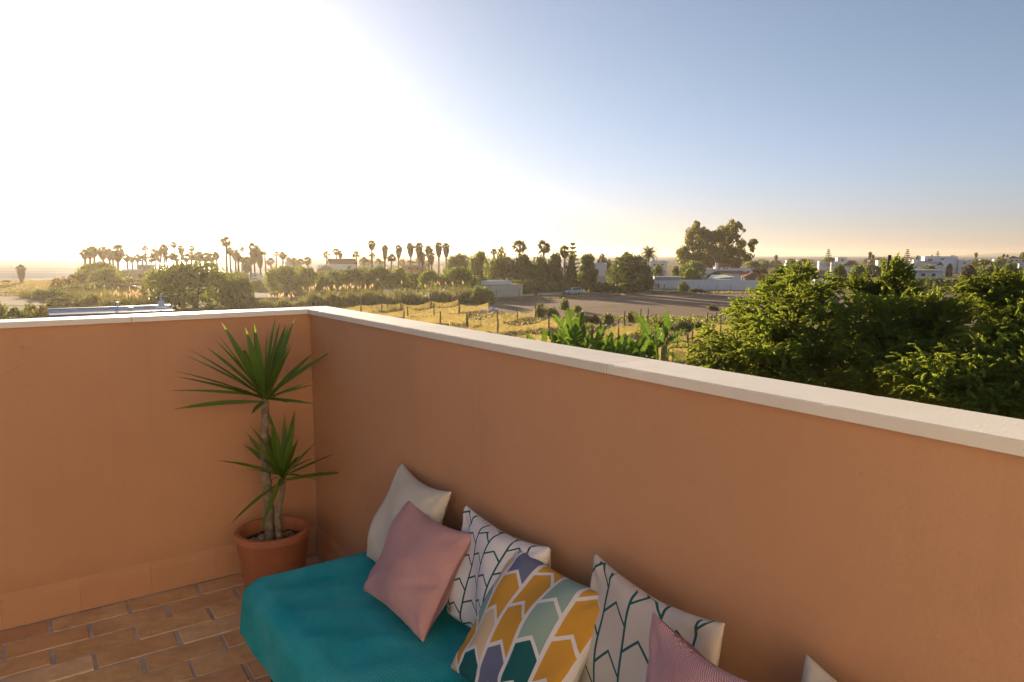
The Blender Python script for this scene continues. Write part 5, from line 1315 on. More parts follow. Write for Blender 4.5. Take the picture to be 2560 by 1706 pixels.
# small tan roofed house behind the cypress
D = 150; r, hw = house('small white house with a tan tiled roof peeping over the cypress', 2036, 2074, D, 6); zt = hz(690, D)
block(r, 'wall', -hw, hw, 0, 6, 0, zt, M_WHITE); roof(r, 'hip', -hw, hw, 0, 6, zt, 1.1, M_PTILE, .3); window(r, .6, zt - .9, .8, .7, 0)
D = 330; r, hw = house('white house under a dark brown pyramid roof', 2106, 2150, D, 9); zt = hz(664, D)
block(r, 'wall', -hw + .5, hw - .5, .5, 8.5, 0, zt, M_WHITE); roof(r, 'hip', -hw + .5, hw - .5, .5, 8.5, zt, 1.9, M_BTILE, .6); window(r, 1.6, zt - 1.1, 1.3, .9, .5)
D = 440; r, hw = house('white cube house on the skyline with a long low wing', 2050, 2113, D, 8, group=TOWN); k = D / 1800
block(r, 'wall', hw - 5.2, hw, 0, 8, 0, hz(645.5, D), M_WHITE, .4); block(r, 'wing_wall', -hw, hw - 5.2, 1, 8, 0, hz(654.5, D), M_WHITE, .3); window(r, hw - 2.4, hz(651, D), 1.2, 1.1, 0); window(r, hw - 8, hz(657, D), 1.4, .9, 1)
D = 400; r, hw = house('long white house with a dark flat roof and a small stack', 2196, 2240, D, 8, group=TOWN)
block(r, 'wall', -hw, hw, 0, 8, 0, hz(651, D), M_WHITE); MB().box((0, 4, hz(651, D) + .15), (2 * hw + .8, 8.8, .28)).build('roof', M_BTILE, r); chimney(r, -1.2, 3, hz(650, D), hz(646, D), .8, M_BTILE, M_BTILE)
for x in (-3.2, 0, 3): window(r, x, hz(657, D), 1.5, .9, 0)
D = 360; r, hw = house('large modern white house of stacked flat roofed cubes with dark windows', 2316, 2418, D, 14, 'modern_house'); k = D / 1800
def mx_(x): return (x - 2367) * k
block(r, 'wall', mx_(2317), mx_(2350), 1, 12, 0, hz(642.5, D), M_WHITE, .3); block(r, 'upper_wall', mx_(2350.2), mx_(2391), 2, 12, 0, hz(643.5, D), M_WHITE, .4)
block(r, 'terrace_wall', mx_(2342), mx_(2385), -2, 1, 0, hz(652.5, D), M_WHITE, .4); block(r, 'side_wall', mx_(2391.2), mx_(2419), 0, 10, 0, hz(652, D), M_WHITE, .3); block(r, 'low_wall', mx_(2340), mx_(2374), -6, -2.05, 0, hz(660, D), M_WHITE, .3)
window(r, mx_(2329), hz(650.5, D), 2.1, 1.1, 1); window(r, mx_(2318.6), hz(650, D), .5, .9, 1); window(r, mx_(2358), hz(648.5, D), 1.3, .7, 2); window(r, mx_(2350), hz(664, D), 1.0, .5, -6); window(r, mx_(2404), hz(658, D), 1.4, .7, 0)
D = 300; r, hw = house('white gabled house with a bell cote and a grey back roof', 2289, 2336, D, 8, yaw=-30); zt = hz(664, D)
block(r, 'wall', -hw, hw, 0, 8, 0, zt, M_WHITE); roof(r, 'gable', -hw, hw, 0, 8, zt, 1.7, M_GREYR, .2)
b = MB(); b.prism([(.0, zt), (4, zt + 1.9), (8, zt)], 'x', -hw - .15, -hw + .3); b.build('gable', M_WHITE, r)
MB().box((-hw + .1, 4, zt + 2.4), (.7, 1.0, 1.8)).build('bell_cote', M_WHITE, r); MB().prism([(3.4, zt + 3.3), (4.0, zt + 3.9), (4.6, zt + 3.3)], 'x', -hw - .25, -hw + .45).build('bell_cote_cap', M_WHITE, r)
D = 240; r, hw = house('long low white building with a bright flat roof edge behind the cypress top', 2242, 2354, D, 9, 'long_building', cat='building'); zt = hz(677.5, D)
block(r, 'wall', -hw + .6, hw - .6, .6, 9, 0, zt, M_WHITE); MB().box((0, 4.5, zt + .21), (2 * hw, 10, .42)).build('roof', M_PLASTIC, r)
for x in (-4.5, -1.8, 1.2, 4.2): window(r, x, zt - 1.3, 1.2, 1.0, .6)
D = 400; r, hw = house('small white house with a ledge right of the second island pine', 2284, 2310, D, 7, group=TOWN); block(r, 'wall', -hw, hw, 0, 7, 0, hz(651, D), M_WHITE, .3); window(r, .8, hz(656, D), 1.1, .8, 0)
D = 190; r, hw = house('tall white chimney block at the right edge', 2544, 2554, D, 1.2, 'chimney_block', cat='chimney'); block(r, 'wall', -hw, hw, 0, 1.2, 0, hz(661, D), M_WHITE); MB().box((0, .6, hz(661, D) + .08), (2 * hw + .14, 1.34, .16)).build('cap', M_WHITE, r)
D = 480; r, hw = house('sunlit row of terraced houses on the skyline at the right edge', 2512, 2580, D, 9); block(r, 'wall', -hw, 0, 0, 9, 0, hz(648, D), M_WHITE, .3); block(r, 'side_wall', .02, hw, -1, 9, 0, hz(648.5, D), M_CREAMW, .3); roof(r, 'hip', -6, 1, 0, 8, hz(646.6, D), 1.6, M_BTILE)
for x in (-7, -4, -1.5, 2, 5, 8): window(r, x, hz(652, D), 1.2, 1.0, 0 if x < 0 else -1)
r = empty('chimney_tower', Gd(2076, 165), 0, 'slim tapering white chimney tower with a tiled tip behind the cypress', 'chimney'); zt = hz(657, 165)
b = MB(); b.add([(-.42, -.42, 0), (.42, -.42, 0), (.42, .42, 0), (-.42, .42, 0), (-.26, -.26, zt), (.26, -.26, zt), (.26, .26, zt), (-.26, .26, zt)], [(3, 2, 1, 0), (4, 5, 6, 7), (0, 1, 5, 4), (1, 2, 6, 5), (2, 3, 7, 6), (3, 0, 4, 7)]); b.build('shaft', M_WHITE, r)
MB().lathe([(.001, zt), (.26, zt + .01), (.20, zt + .28), (.001, zt + .5)], 10).build('tip', M_PTILE, r)
for k in range(6): MB().box((0, -.40 + .016 * k, zt - .6 - .42 * k + .0), (.42, .05, .10)).build('louvre', M_GREYR, r)
rg = random.Random(31)
for k in range(26):
    x = rg.uniform(1900, 2600); D = rg.uniform(430, 820); wd = rg.uniform(10, 26)
    r, hw = house('tiny white flat roofed house in the far seaside town', x, x + wd, D, 8, group='tiny far white houses'); zt = rg.uniform(2.6, 4.6)
    block(r, 'wall', -hw, hw, 0, 8, 0, zt, M_WHITE, .3)
    if rg.random() < .4: roof(r, 'hip', -hw, hw, 0, 8, zt + .31, 1.2, rg.choice((M_TILE, M_PTILE, M_BTILE)), .1)
    for q in (-.4, .35): window(r, q * hw * 1.2, zt * .55, 1.1, 1.0, 0)
for k in range(7):
    x = rg.uniform(640, 1400); D = rg.uniform(330, 420); wd = rg.uniform(16, 34)
    r, hw = house('low pale house half lost in the gardens before the sea', x, x + wd, D, 7, group='low seaside houses'); zt = rg.uniform(2.6, 3.6)
    block(r, 'wall', -hw, hw, 0, 7, 0, zt, M_WHITE, .25); window(r, 0, zt * .55, 1.1, 1.0, 0)

# the long white wall with pilasters
def wall_run(label, pts, h, m, th=.25, pil=None, group=None):
    p0, p1 = pts; dl = p1 - p0; L_ = dl.length
    r = empty('garden_wall', p0, math.atan2(dl.y, dl.x), label, 'wall', group)
    MB().box((L_ / 2, 0, h / 2), (L_, th, h)).build('wall', m, r); MB().box((L_ / 2, 0, h + .04), (L_ + .06, th + .1, .08)).build('wall_cap', m, r)
    for q in (pil or []): MB().box((q * L_, -th / 2 - .06, h / 2 - .02), (.30, .12, h - .06)).build('pilaster', M_WHITE, r)
wall_run('long whitewashed wall with pilasters along the far side of the field', (G(1700, 725), G(1930, 727.5)), 2.55, M_WHITE, pil=[(x - 1700) / 230 for x in (1782, 1800, 1818, 1836, 1852, 1869, 1886, 1903)])
wall_run('low white kerb wall left of the parked car, longer piece', (G(1345, 739.5), G(1404, 736.5)), .45, M_CREAMW)
wall_run('low white kerb wall next to the cream hut, shorter piece', (G(1306, 742), G(1334, 740.5)), .40, M_CREAMW)
wall_run('low grey concrete wall half buried in the reeds by the stone pine', (G(580, 768), G(760, 764)), 1.5, M_POLE)
wall_run('white wall far behind the fence posts at the right', (Gd(2345, 195), Gd(2372, 195)), 2.6, M_WHITE)

# ------------------------------------------------------------------ poles, masts, lamps, wires
def pole(label, x, yt, D, r0, m, name='utility_pole', cat='pole', arm=None):
    r = empty(name, Gd(x, D), 0, label, cat); zt = hz(yt, D)
    MB().tube([(0, 0, 0), (0, 0, zt)], [r0, r0 * .65], 8).build('shaft', m, r, True)
    if arm: MB().box((0, 0, zt - .25), (arm, .10, .12)).build('crossarm', m, r)
    return r, zt
M_CONC = mat('concrete', (.50, .43, .34), .9, .12, 2, .3, 20)
pole('pale concrete utility pole rising from the cypress', 2019, 656, 95, .16, M_CONC, arm=.7)
pole('tall dark wooden utility pole beside the twin palms', 2169, 633, 290, .22, M_WOOD, arm=1.4)
pole('short thin pole with a crossarm below the dark umbrella tree', 2178, 668, 150, .06, M_CONC, arm=.5)
pole('thin mast among the white houses right of the island pine', 2277, 641, 400, .14, M_WOOD)
pole('thinner mast left of it by the white roofs', 2269, 650, 400, .12, M_WOOD)
pole('wooden pole in front of the large modern house', 2388, 646, 340, .15, M_WOOD)
pole('thin aerial mast standing out of the long white building', 2320, 664, 235, .05, M_POLE)
pole('slim television mast above the tan hipped roof', 778, 634, 250, .06, M_POLE, 'mast', 'mast')
pole('second slim mast right of the television mast', 793, 642, 260, .05, M_POLE, 'mast', 'mast')
pole('pale post with insulators in front of the dark hedge-like tree', 781, 680, 160, .07, M_POLE, arm=.5)
pole('aerial mast between the umbrella tree and the dark pine', 1540, 631, 240, .06, M_POLE, 'mast', 'mast', 1.0)
r, zt = pole('thin leaning street lamp in the dry field by the sea', 33, 667, 250, .07, M_POLE, 'street_lamp', 'street lamp'); MB().box((-.25, 0, zt - .05), (.6, .2, .14)).build('lamp_head', M_POLE, r); r.rotation_euler = (0, RAD(-2.5), 0)
M_WIRE = mat('cable', (.06, .06, .06), .6, .1)
def wire(label, a, c, sag, rr=.02):
    pts = []
    for k in range(17):
        t = k / 16; q = a.lerp(c, t); q.z -= sag * 4 * t * (1 - t); pts.append(q)
    tag(MB().tube(pts, rr, 4, False).build('power_cable', M_WIRE), label, 'cable', 'power cables')
wire('upper power cable running past the eucalyptus foot', Pt(1560, 650, 150), Pt(2019, 657, 95), .5, .018)
wire('lower power cable running past the eucalyptus foot', Pt(1560, 657, 150), Pt(2019, 665, 95), .6, .018)
wire('power cable from the concrete pole to the right edge', Pt(2019, 657, 95), Pt(2620, 652, 120), 1.2, .016)
wire('power cable above the dark pines', Pt(1300, 642, 190), Pt(1620, 652, 160), .5, .02)

# ------------------------------------------------------------------ fences
def posts_on(root, pts, h, m, r0, rg, name='post'):
    for p in pts:
        hh = h * rg.uniform(.85, 1.15); lx, ly = rg.uniform(-.09, .09), rg.uniform(-.06, .06)
        MB().tube([p - root.location, p - root.location + Vector((lx * .5 + rg.uniform(-.03, .03), ly * .5, hh * .55)), p - root.location + Vector((lx, ly, hh))], [r0, r0 * .95, r0 * .8], 6).build(name, m, root)
def net_mat():
    m, t, n, l = nodes('yellow_net')
    o = n('ShaderNodeOutputMaterial'); d = n('ShaderNodeBsdfDiffuse'); tb = n('ShaderNodeBsdfTranslucent'); tp = n('ShaderNodeBsdfTransparent'); a = n('ShaderNodeMixShader'); c = n('ShaderNodeMixShader')
    vec = n('ShaderNodeNewGeometry').outputs['Position']
    f = ramp(t, noise(t, vec, .8, 5, .7), [(.3, .72), (.75, 1.0)])
    l(mixc(t, 1.0, (.36, .27, .09), f, 'MULTIPLY'), d.inputs[0]); l(mixc(t, 1.0, (.50, .38, .12), f, 'MULTIPLY'), tb.inputs[0])
    a.inputs[0].default_value = .55; l(d.outputs[0], a.inputs[1]); l(tb.outputs[0], a.inputs[2])
    c.inputs[0].default_value = .58; l(tp.outputs[0], c.inputs[1]); l(a.outputs[0], c.inputs[2]); l(c.outputs[0], o.inputs[0])
    return m
M_NET = net_mat()
def net_fence(label, line, h=1.5, seed=0, nettop=.92):
    rg = random.Random(seed); P = [G(x, y, .05) for x, y in line]
    # posts about every three metres along the line
    Q = []
    for a, c in zip(P[:-1], P[1:]):
        k = max(1, round((c - a).length / 5.5)); Q += [a.lerp(c, i / k) for i in range(k)]
    Q.append(P[-1]); r = empty('net_fence', P[0], 0, label, 'fence', 'yellow net fences of the grass plot')
    hs_ = [h * rg.uniform(.92, 1.12) for _ in Q]
    posts_on(r, Q, h * 1.2, M_WOOD, .10, rg)
    V = []; Fq = []; ns, nz = 10, 5; cols = []
    for i in range(len(Q) - 1):
        sag = rg.uniform(.12, .5) * (Q[i + 1] - Q[i]).length / 4.5; bel = rg.uniform(-.25, .25)
        nv = (Q[i + 1] - Q[i]).cross(Vector((0, 0, 1))).normalized()
        for s in range(ns + (i == len(Q) - 2)):
            t = s / ns; q = Q[i].lerp(Q[i + 1], t); top = (hs_[i] * (1 - t) + hs_[i + 1] * t) * nettop - sag * 4 * t * (1 - t) * .9
            for z in range(nz + 1):
                u = z / nz; w_ = q + nv * (bel * math.sin(math.pi * t) * math.sin(math.pi * u) + .05 * math.sin(9 * t + 5 * u + i)); V.append((w_.x - P[0].x, w_.y - P[0].y, max(.0, top * u) + .02 * math.sin(21 * t)))
            cols.append(1)
    for i in range(len(cols) - 1):
        for z in range(nz): Fq.append((i * (nz + 1) + z, (i + 1) * (nz + 1) + z, (i + 1) * (nz + 1) + z + 1, i * (nz + 1) + z + 1))
    link('net', mesh_np('net', V, np.array(Fq), M_NET, smooth=True), r)
    return r
net_fence('rearmost yellow net fence directly before the shadowy reeds', [(792, 794), (903, 788), (1003, 779), (1147, 769)], seed=1)
net_fence('short bright net fence right of the rearmost one, ending at the olive bush', [(1149, 786), (1222, 779)], seed=2)
net_fence('second yellow net fence in front of the rearmost one', [(905, 801), (1020, 797), (1147, 788)], seed=3)
net_fence('yellow net fence ending at a tall post by the weed bank', [(1169, 826), (1244, 813), (1338, 794)], seed=4)
net_fence('short sagging net fence left of the weed bank one', [(1010, 818), (1100, 813), (1167, 812)], seed=5)
net_fence('long yellow net fence ending right of the upright banana-like leaf', [(1120, 846), (1244, 837), (1372, 825), (1452, 814)], seed=6)
net_fence('yellow net fence half hidden by the coping, lower middle', [(1060, 862), (1225, 868), (1318, 872), (1400, 862)], seed=7)
net_fence('separate yellow net fence rising to a tall post in the right part', [(1455, 892), (1503, 856), (1546, 846), (1602, 832)], 1.7, 8)
net_fence('yellow net fence behind the right banana-like plant', [(1655, 905), (1693, 876), (1730, 858), (1800, 850), (1850, 848)], 1.7, 9)
net_fence('nearest yellow net fence between the banana-like leaves and the cypress', [(1560, 935), (1640, 915), (1720, 905), (1800, 905)], 1.7, 10)
M_WIREF = mat('fence_wire', (.20, .19, .18), .6, .1)
def wire_fence(label, line, h, m, seed, r0=.06, wires=3, step=5.0, group=None):
    rg = random.Random(seed); P = [G(x, y) for x, y in line]; Q = []
    for a, c in zip(P[:-1], P[1:]):
        k = max(1, round((c - a).length / step)); Q += [a.lerp(c, i / k) for i in range(k)]
    Q.append(P[-1]); r = empty('wire_fence', P[0], 0, label, 'fence', group)
    posts_on(r, Q, h, m, r0, rg)
    for k in range(wires):
        MB().tube([q - P[0] + Vector((0, 0, h * (.25 + .6 * k / max(1, wires - 1)))) for q in Q], .012, 3, False).build('wire', M_WIREF, r)
wire_fence('crooked post and wire fence along the far edge of the field', [(1240, 748), (1352, 741.5), (1440, 738), (1560, 734.5), (1660, 731)], 2.0, M_WOOD, 1, .07, 2, 7)
wire_fence('leaning post and wire fence before the long white wall', [(1660, 731), (1700, 731), (1790, 732), (1900, 734)], 1.7, M_WOOD, 2, .06, 3, 4)
wire_fence('tall pale post fence round the far field on the right', [(2340, 742), (2400, 744.5), (2480, 748), (2600, 753)], 3.0, M_CONC, 3, .06, 4, 3.4)
wire_fence('thin post fence in front of the reeds beside the stone pine', [(560, 790), (640, 788), (790, 783)], 1.5, M_POLE, 4, .04, 3, 3.5)
wire_fence('row of bare wooden stakes where the plot meets the field', [(1560, 830), (1600, 824), (1640, 836)], 2.4, M_WOOD, 5, .07, 0, 3)
wire_fence('bare stakes at the right end of the plot by the cypress', [(1768, 812), (1790, 806), (1802, 812)], 1.5, M_WOOD, 6, .08, 0, 2.5)
P = [G(14, 742), G(82, 740)]; r = empty('rail_fence', P[0], 0, 'low wooden rail fence by the dirt road on the left', 'fence')
Q = [P[0].lerp(P[1], k / 3) for k in range(4)]; posts_on(r, Q, .95, M_WOOD, .07, random.Random(2)); MB().tube([Q[0] - P[0] + Vector((0, 0, .8)), Q[3] - P[0] + Vector((0, 0, .85))], .06, 6).build('rail', M_WOOD, r)
# white tarps
M_TARP = mat('white_tarp', (.70, .74, .80), .6, .08, 2, .4, 3)
def tarp(label, x, y, wd, dp_, h, sd):
    rs = np.random.RandomState(sd); n = 14; g = np.linspace(-.5, .5, n); A, B = np.meshgrid(g, g, indexing='ij')
    Z = h * np.maximum(0, np.cos(A * 3.1) * np.cos(B * 3.1)) * (.7 + .5 * np.sin(A * 9 + sd) * np.sin(B * 7)) + .02
    V = np.stack([A * wd, B * dp_, Z], -1).reshape(-1, 3); I = np.arange(n * n).reshape(n, n)
    o = link('tarp', mesh_np('tarp', V, np.stack([I[:-1, :-1], I[1:, :-1], I[1:, 1:], I[:-1, 1:]], -1).reshape(-1, 4), M_TARP, smooth=True), loc=G(x, y, .1)); return tag(o, label, 'tarp', 'white tarps on the ground')
tarp('white crumpled tarp lying between two net fences', 1232, 780, 2.2, 3, .7, 1)
tarp('smaller white tarp left of the crumpled one', 1207, 781, 1.3, 2, .5, 2)
r = empty('debris_pile', G(998, 757), 0, 'row of pale sheets leaning in the shadowy reeds', 'debris')
for k, (dx, w_, h, ti) in enumerate([(-2.4, 1.6, 1.2, .5), (-.6, 1.2, 2.0, .3), (.7, 1.7, 1.4, -.3), (2.2, 1.5, 1.0, .5)]):
    MB().box((dx, 0, 1.6 + h / 2 * .4), (w_, .06, h * .5), Matrix.Rotation(ti * .3, 4, 'Y')).build('sheet', M_TARP, r)
for dx in (-2.4, -.6, .7, 2.2): MB().box((dx, .15, .8), (.1, .1, 1.6)).build('prop', M_WOOD, r)

# ------------------------------------------------------------------ parked hatchback
def car():
    D = G(1432, 735.5).y; r = empty('parked_car', G(1433, 736, .12), RAD(180 + 16), 'silver blue hatchback parked at the far edge of the field', 'car')
    M_PAINT = mat('car_paint', (.55, .60, .66), .3, .04, 2, spec=.6, metal=.15); M_TY = mat('tyre', (.02, .02, .02), .8, .1); M_RIM = mat('rim', (.45, .46, .48), .35, .05, metal=.6); M_BL = mat('black_trim', (.03, .03, .035), .5, .1); M_HL = mat('headlight_glass', (.7, .72, .75), .15, .05, spec=.7); M_TL = mat('tail_light', (.35, .02, .02), .25, .05)
    # cross sections along x (front is +x): z of sill, waist and roof, half widths
    secs = [(-2.00, .42, .80, .82, .70, .60), (-1.93, .30, .95, 1.10, .82, .62), (-1.75, .24, 1.00, 1.48, .86, .60), (-1.2, .22, .98, 1.56, .87, .60), (-.5, .22, .97, 1.57, .87, .61), (.1, .22, .96, 1.53, .87, .60), (.55, .22, .95, 1.25, .87, .66), (.95, .22, .93, .97, .86, .74), (1.45, .23, .86, .88, .84, .68), (1.85, .27, .70, .76, .76, .56), (2.02, .36, .55, .60, .62, .46)]
    V = []; Fq = []; n = 10
    for x, s, wz, rz, hw, rw in secs:
        V += [(x, -hw * .9, s), (x, -hw, s + .18), (x, -hw, (s + wz) / 2 + .1), (x, -hw * .97, wz), (x, -rw, max(wz + .01, rz - .06)), (x, -rw * .6, rz + .0), (x, rw * .6, rz + .0), (x, rw, max(wz + .01, rz - .06)), (x, hw * .97, wz), (x, hw, (s + wz) / 2 + .1), (x, hw, s + .18), (x, hw * .9, s)]
    n = 12
    for i in range(len(secs) - 1):
        for j in range(n): Fq.append((i * n + j, i * n + (j + 1) % n, (i + 1) * n + (j + 1) % n, (i + 1) * n + j))
    b = MB(); b.add(V, Fq + [tuple(range(n)), tuple(len(V) - n + j for j in range(n))[::-1]]); body = b.build('body', M_PAINT, r, True)
    def quad_pane(pts, name='side_window'):
        b = MB(); k = Vector((0, math.copysign(.014, pts[0][1]), .006)); b.add([Vector(p) + k for p in pts] + [Vector(p) - k * .3 for p in pts], [(0, 1, 2, 3), (7, 6, 5, 4)] + [(i, (i + 1) % 4, 4 + (i + 1) % 4, 4 + i) for i in range(4)]); b.build(name, M_GLASS, r)
    for s in (-1, 1):
        for x0, x1, x0t, x1t in ((-1.62, -1.02, -1.55, -1.02), (-.95, -.15, -.95, -.15), (-.08, .62, -.08, .2)):
            zt0 = 1.46 if x0t > -1.6 else 1.40
            quad_pane([(x0, s * .848, 1.01), (x1, s * .848, .99), (x1t, s * .635, zt0), (x0t, s * .635, zt0)])
        for x in (-1.25, 1.28):
            w_ = MB(); prf = [(.10, -.11), (.27, -.11), (.315, -.08), (.325, 0), (.315, .08), (.27, .11), (.10, .11)]; w_.lathe(prf, 22); wo = w_.build('wheel', M_TY, r, True); wo.location = (x, s * .76, .325); wo.rotation_euler = (RAD(90), 0, 0)
            q = MB(); q.lathe([(.001, .0), (.07, .02), (.20, -.005), (.215, -.02)], 20); q_ = q.build('rim', M_RIM, wo, True); q_.location = (0, 0, -s * .118); q_.rotation_euler = (0 if s < 0 else math.pi, 0, 0)
            a = MB(); a.lathe([(.34, -.03), (.40, -.03), (.40, .03), (.34, .03), (.34, -.03)], 20); ao = a.build('wheel_arch', M_BL, r); ao.location = (x, s * .855, .36); ao.rotation_euler = (RAD(90), 0, 0)
        MB().box((1.80, s * .60, .66), (.26, .22, .14), None, .03).build('headlight', M_HL, r); MB().box((-1.94, s * .74, 1.0), (.10, .14, .36), None, .02).build('tail_light', M_TL, r); MB().box((.52, s * .95, 1.02), (.12, .16, .12), None, .03).build('mirror', M_PAINT, r); MB().box((-.9, s * .878, .88), (.16, .02, .03)).build('door_handle', M_BL, r)
    b = MB(); b.add([(.58, -.60, 1.235), (.58, .60, 1.235), (.93, .68, .985), (.93, -.68, .985), (.60, -.60, 1.245), (.60, .60, 1.245), (.95, .68, .998), (.95, -.68, .998)], [(3, 2, 1, 0), (4, 5, 6, 7), (0, 1, 5, 4), (1, 2, 6, 5), (2, 3, 7, 6), (3, 0, 4, 7)]); b.build('windscreen', M_GLASS, r)
    MB().box((1.96, 0, .38), (.12, 1.1, .18), None, .02).build('bumper', M_BL, r); MB().box((-1.98, 0, .45), (.10, 1.2, .22), None, .02).build('bumper', M_BL, r)
    for s in (-.5, .5): MB().box((-.6, s, 1.60), (1.2, .05, .05)).build('roof_rail', M_BL, r)
car()

# ------------------------------------------------------------------ two walkers at the wall
def walker(label, x, y, shirt, shorts, hairc, seed, face):
    rg = random.Random(seed); base = G(x, y); r = empty('person', base, face, label, 'person', 'walkers by the white wall')
    SK = mat('skin', (.36, .19, .12), .6, .08, 8); 
    def chain(name, verts, edges, radii, m, root_i=0):
        me = bpy.data.meshes.new(name); me.from_pydata([Vector(v) for v in verts], edges, []); me.update(); o = link(name, me, r); me.materials.append(m)
        md = o.modifiers.new('skin', 'SKIN'); sv = me.skin_vertices[0].data
        for k, q in enumerate(radii): sv[k].radius = (q, q) if not hasattr(q, '__len__') else q; sv[k].use_root = (k == root_i)
        s = o.modifiers.new('sub', 'SUBSURF'); s.levels = 1; s.render_levels = 1; return o
    st = .22                                        # mid stride
    body = [(0, 0, .95), (0, 0, 1.15), (0, 0, 1.38), (0, 0, 1.50), (0, .01, 1.62), (0, .01, 1.74),
            (-.10, 0, .90), (-.11, -st * .6, .50), (-.11, -st, .09), (-.11, -st - .14, .03), (.10, 0, .90), (.11, st * .35, .50), (.11, st * 1.3, .13), (.11, st * 1.2 - .12, .03),
            (-.19, 0, 1.40), (-.24, .06, 1.13), (-.24, .0, .88), (-.24, -.05, .78), (.19, 0, 1.40), (.24, -.05, 1.13), (.24, -.12, .90), (.24, -.16, .80)]
    ed = [(0, 1), (1, 2), (2, 3), (3, 4), (4, 5), (0, 6), (6, 7), (7, 8), (8, 9), (0, 10), (10, 11), (11, 12), (12, 13), (2, 14), (14, 15), (15, 16), (16, 17), (2, 18), (18, 19), (19, 20), (20, 21)]
    rd = [(.15, .10), (.13, .09), (.16, .10), .055, .095, .085, .085, .055, .042, .035, .085, .055, .042, .035, .055, .04, .03, .035, .055, .04, .03, .035]
    chain('body', body, ed, rd, SK)
    if shirt: chain('shirt', [(0, 0, .98), (0, 0, 1.15), (0, 0, 1.39), (-.20, 0, 1.39), (-.235, .04, 1.2), (.20, 0, 1.39), (.235, -.03, 1.2)], [(0, 1), (1, 2), (2, 3), (3, 4), (2, 5), (5, 6)], [(.165, .118), (.15, .11), (.178, .118), .07, .062, .07, .062], mat('shirt_cloth', shirt, .9, .1))
    chain('shorts', [(0, 0, 1.0), (0, 0, .92), (-.10, -.02, .84), (-.11, -st * .45, .58), (.10, .02, .84), (.11, st * .3, .58)], [(0, 1), (1, 2), (2, 3), (1, 4), (4, 5)], [(.165, .115), (.165, .12), .105, .085, .105, .085], mat('shorts_cloth', shorts, .9, .1))
    b = MB(); b.lathe([(.001, .115)] + [(.108 * math.sin(a), .115 * math.cos(a)) for a in (.5, 1.0, 1.4, 1.7)], 12); h = b.build('hair', mat('hair', hairc, .7, .1), r, True); h.location = (0, .018, 1.70)
walker('bare chested walker in pale shorts, the left one of the two by the white wall', 1640, 724.5, None, (.40, .30, .22), (.03, .02, .015), 1, .6)
walker('walker in dark clothes, the right one of the two by the white wall', 1646, 724.5, (.03, .03, .04), (.04, .04, .05), (.04, .025, .015), 2, .3)

# ================================================================== NEAR PLANTS BEHIND THE PARAPET
M_STRE = leaf_mat('banana_leaf', (.060, .130, .026), (.20, .34, .03), tr=.36, rough=.6, var=.22, scale=2.5, spec=.2, rnd=.3)
M_STRED = leaf_mat('dry_banana_leaf', (.30, .24, .15), (.45, .33, .18), tr=.3, rough=.6, var=.25, scale=3)
M_RIB = mat('leaf_rib', (.30, .36, .12), .5, .1, 4)
def paddle(seed, tears, m, bend=.18, fold=.35):
    """A big torn paddle leaf, one unit long along +y, with a proud midrib."""
    rg = random.Random(seed); V = []; Fq = []; ns = 18
    def mid(t): return Vector((0, t, -bend * t ** 2.4))
    def half(t): return .195 * (math.sin(math.pi * min(1, t * .93 + .07)) ** .62) * (1 - .25 * t)
    for s in (-1, 1):
        cuts = set(rg.sample(range(2, ns - 1), tears)); dr = 0.0
        for i in range(ns):
            if i in cuts or i == 0: dr = rg.uniform(-.05, .10); sl = rg.uniform(-.02, .03)
            a, c = i / ns, (i + 1) / ns; g0 = .010 if i in cuts else 0
            w0, w1 = half(a), half(c)
            wob = .020 * math.sin(i * 1.9 + seed)
            p = [mid(a), mid(c)]
            q = []
            for (t, w_, off) in ((c, w1, 0), (a, w0, g0)):
                for u in (1.0, .55):
                    q.append(mid(t + off) + Vector((s * w_ * u * math.cos(fold), (.10 * u * w_ / .2) + sl * u, w_ * u * math.sin(fold) - dr * u * u * w_ / .2 + wob * u)))
            i0 = len(V); V += [p[0], p[1], q[1], q[3], q[0], q[2]]
            f = [(i0, i0 + 1, i0 + 2, i0 + 3), (i0 + 3, i0 + 2, i0 + 4, i0 + 5)]
            Fq += f if s > 0 else [x[::-1] for x in f]
    k0 = len(V); nf = len(Fq)
    for i in range(9):
        t = i / 8 * .9; w_ = .014 * (1 - .8 * t); m_ = mid(t); V += [m_ + Vector((-w_, 0, -.003)), m_ + Vector((0, 0, w_ * .9 - .0)), m_ + Vector((w_, 0, -.003)), m_ + Vector((0, 0, -w_ * 1.3))]
    for i in range(8):
        for j in range(4): Fq.append((k0 + i * 4 + j, k0 + i * 4 + (j + 1) % 4, k0 + i * 4 + 4 + (j + 1) % 4, k0 + i * 4 + 4 + j))
    return mesh_np('leaf', V, np.array(Fq), [m, M_RIB], midx=[0] * nf + [1] * 32)
PAD = [paddle(k, tr, M_STRE, bd) for k, tr, bd in ((1, 4, .12), (2, 7, .22), (3, 10, .30), (4, 2, .08), (5, 12, .38))]
PADD = [paddle(9, 14, M_STRED, .5)]
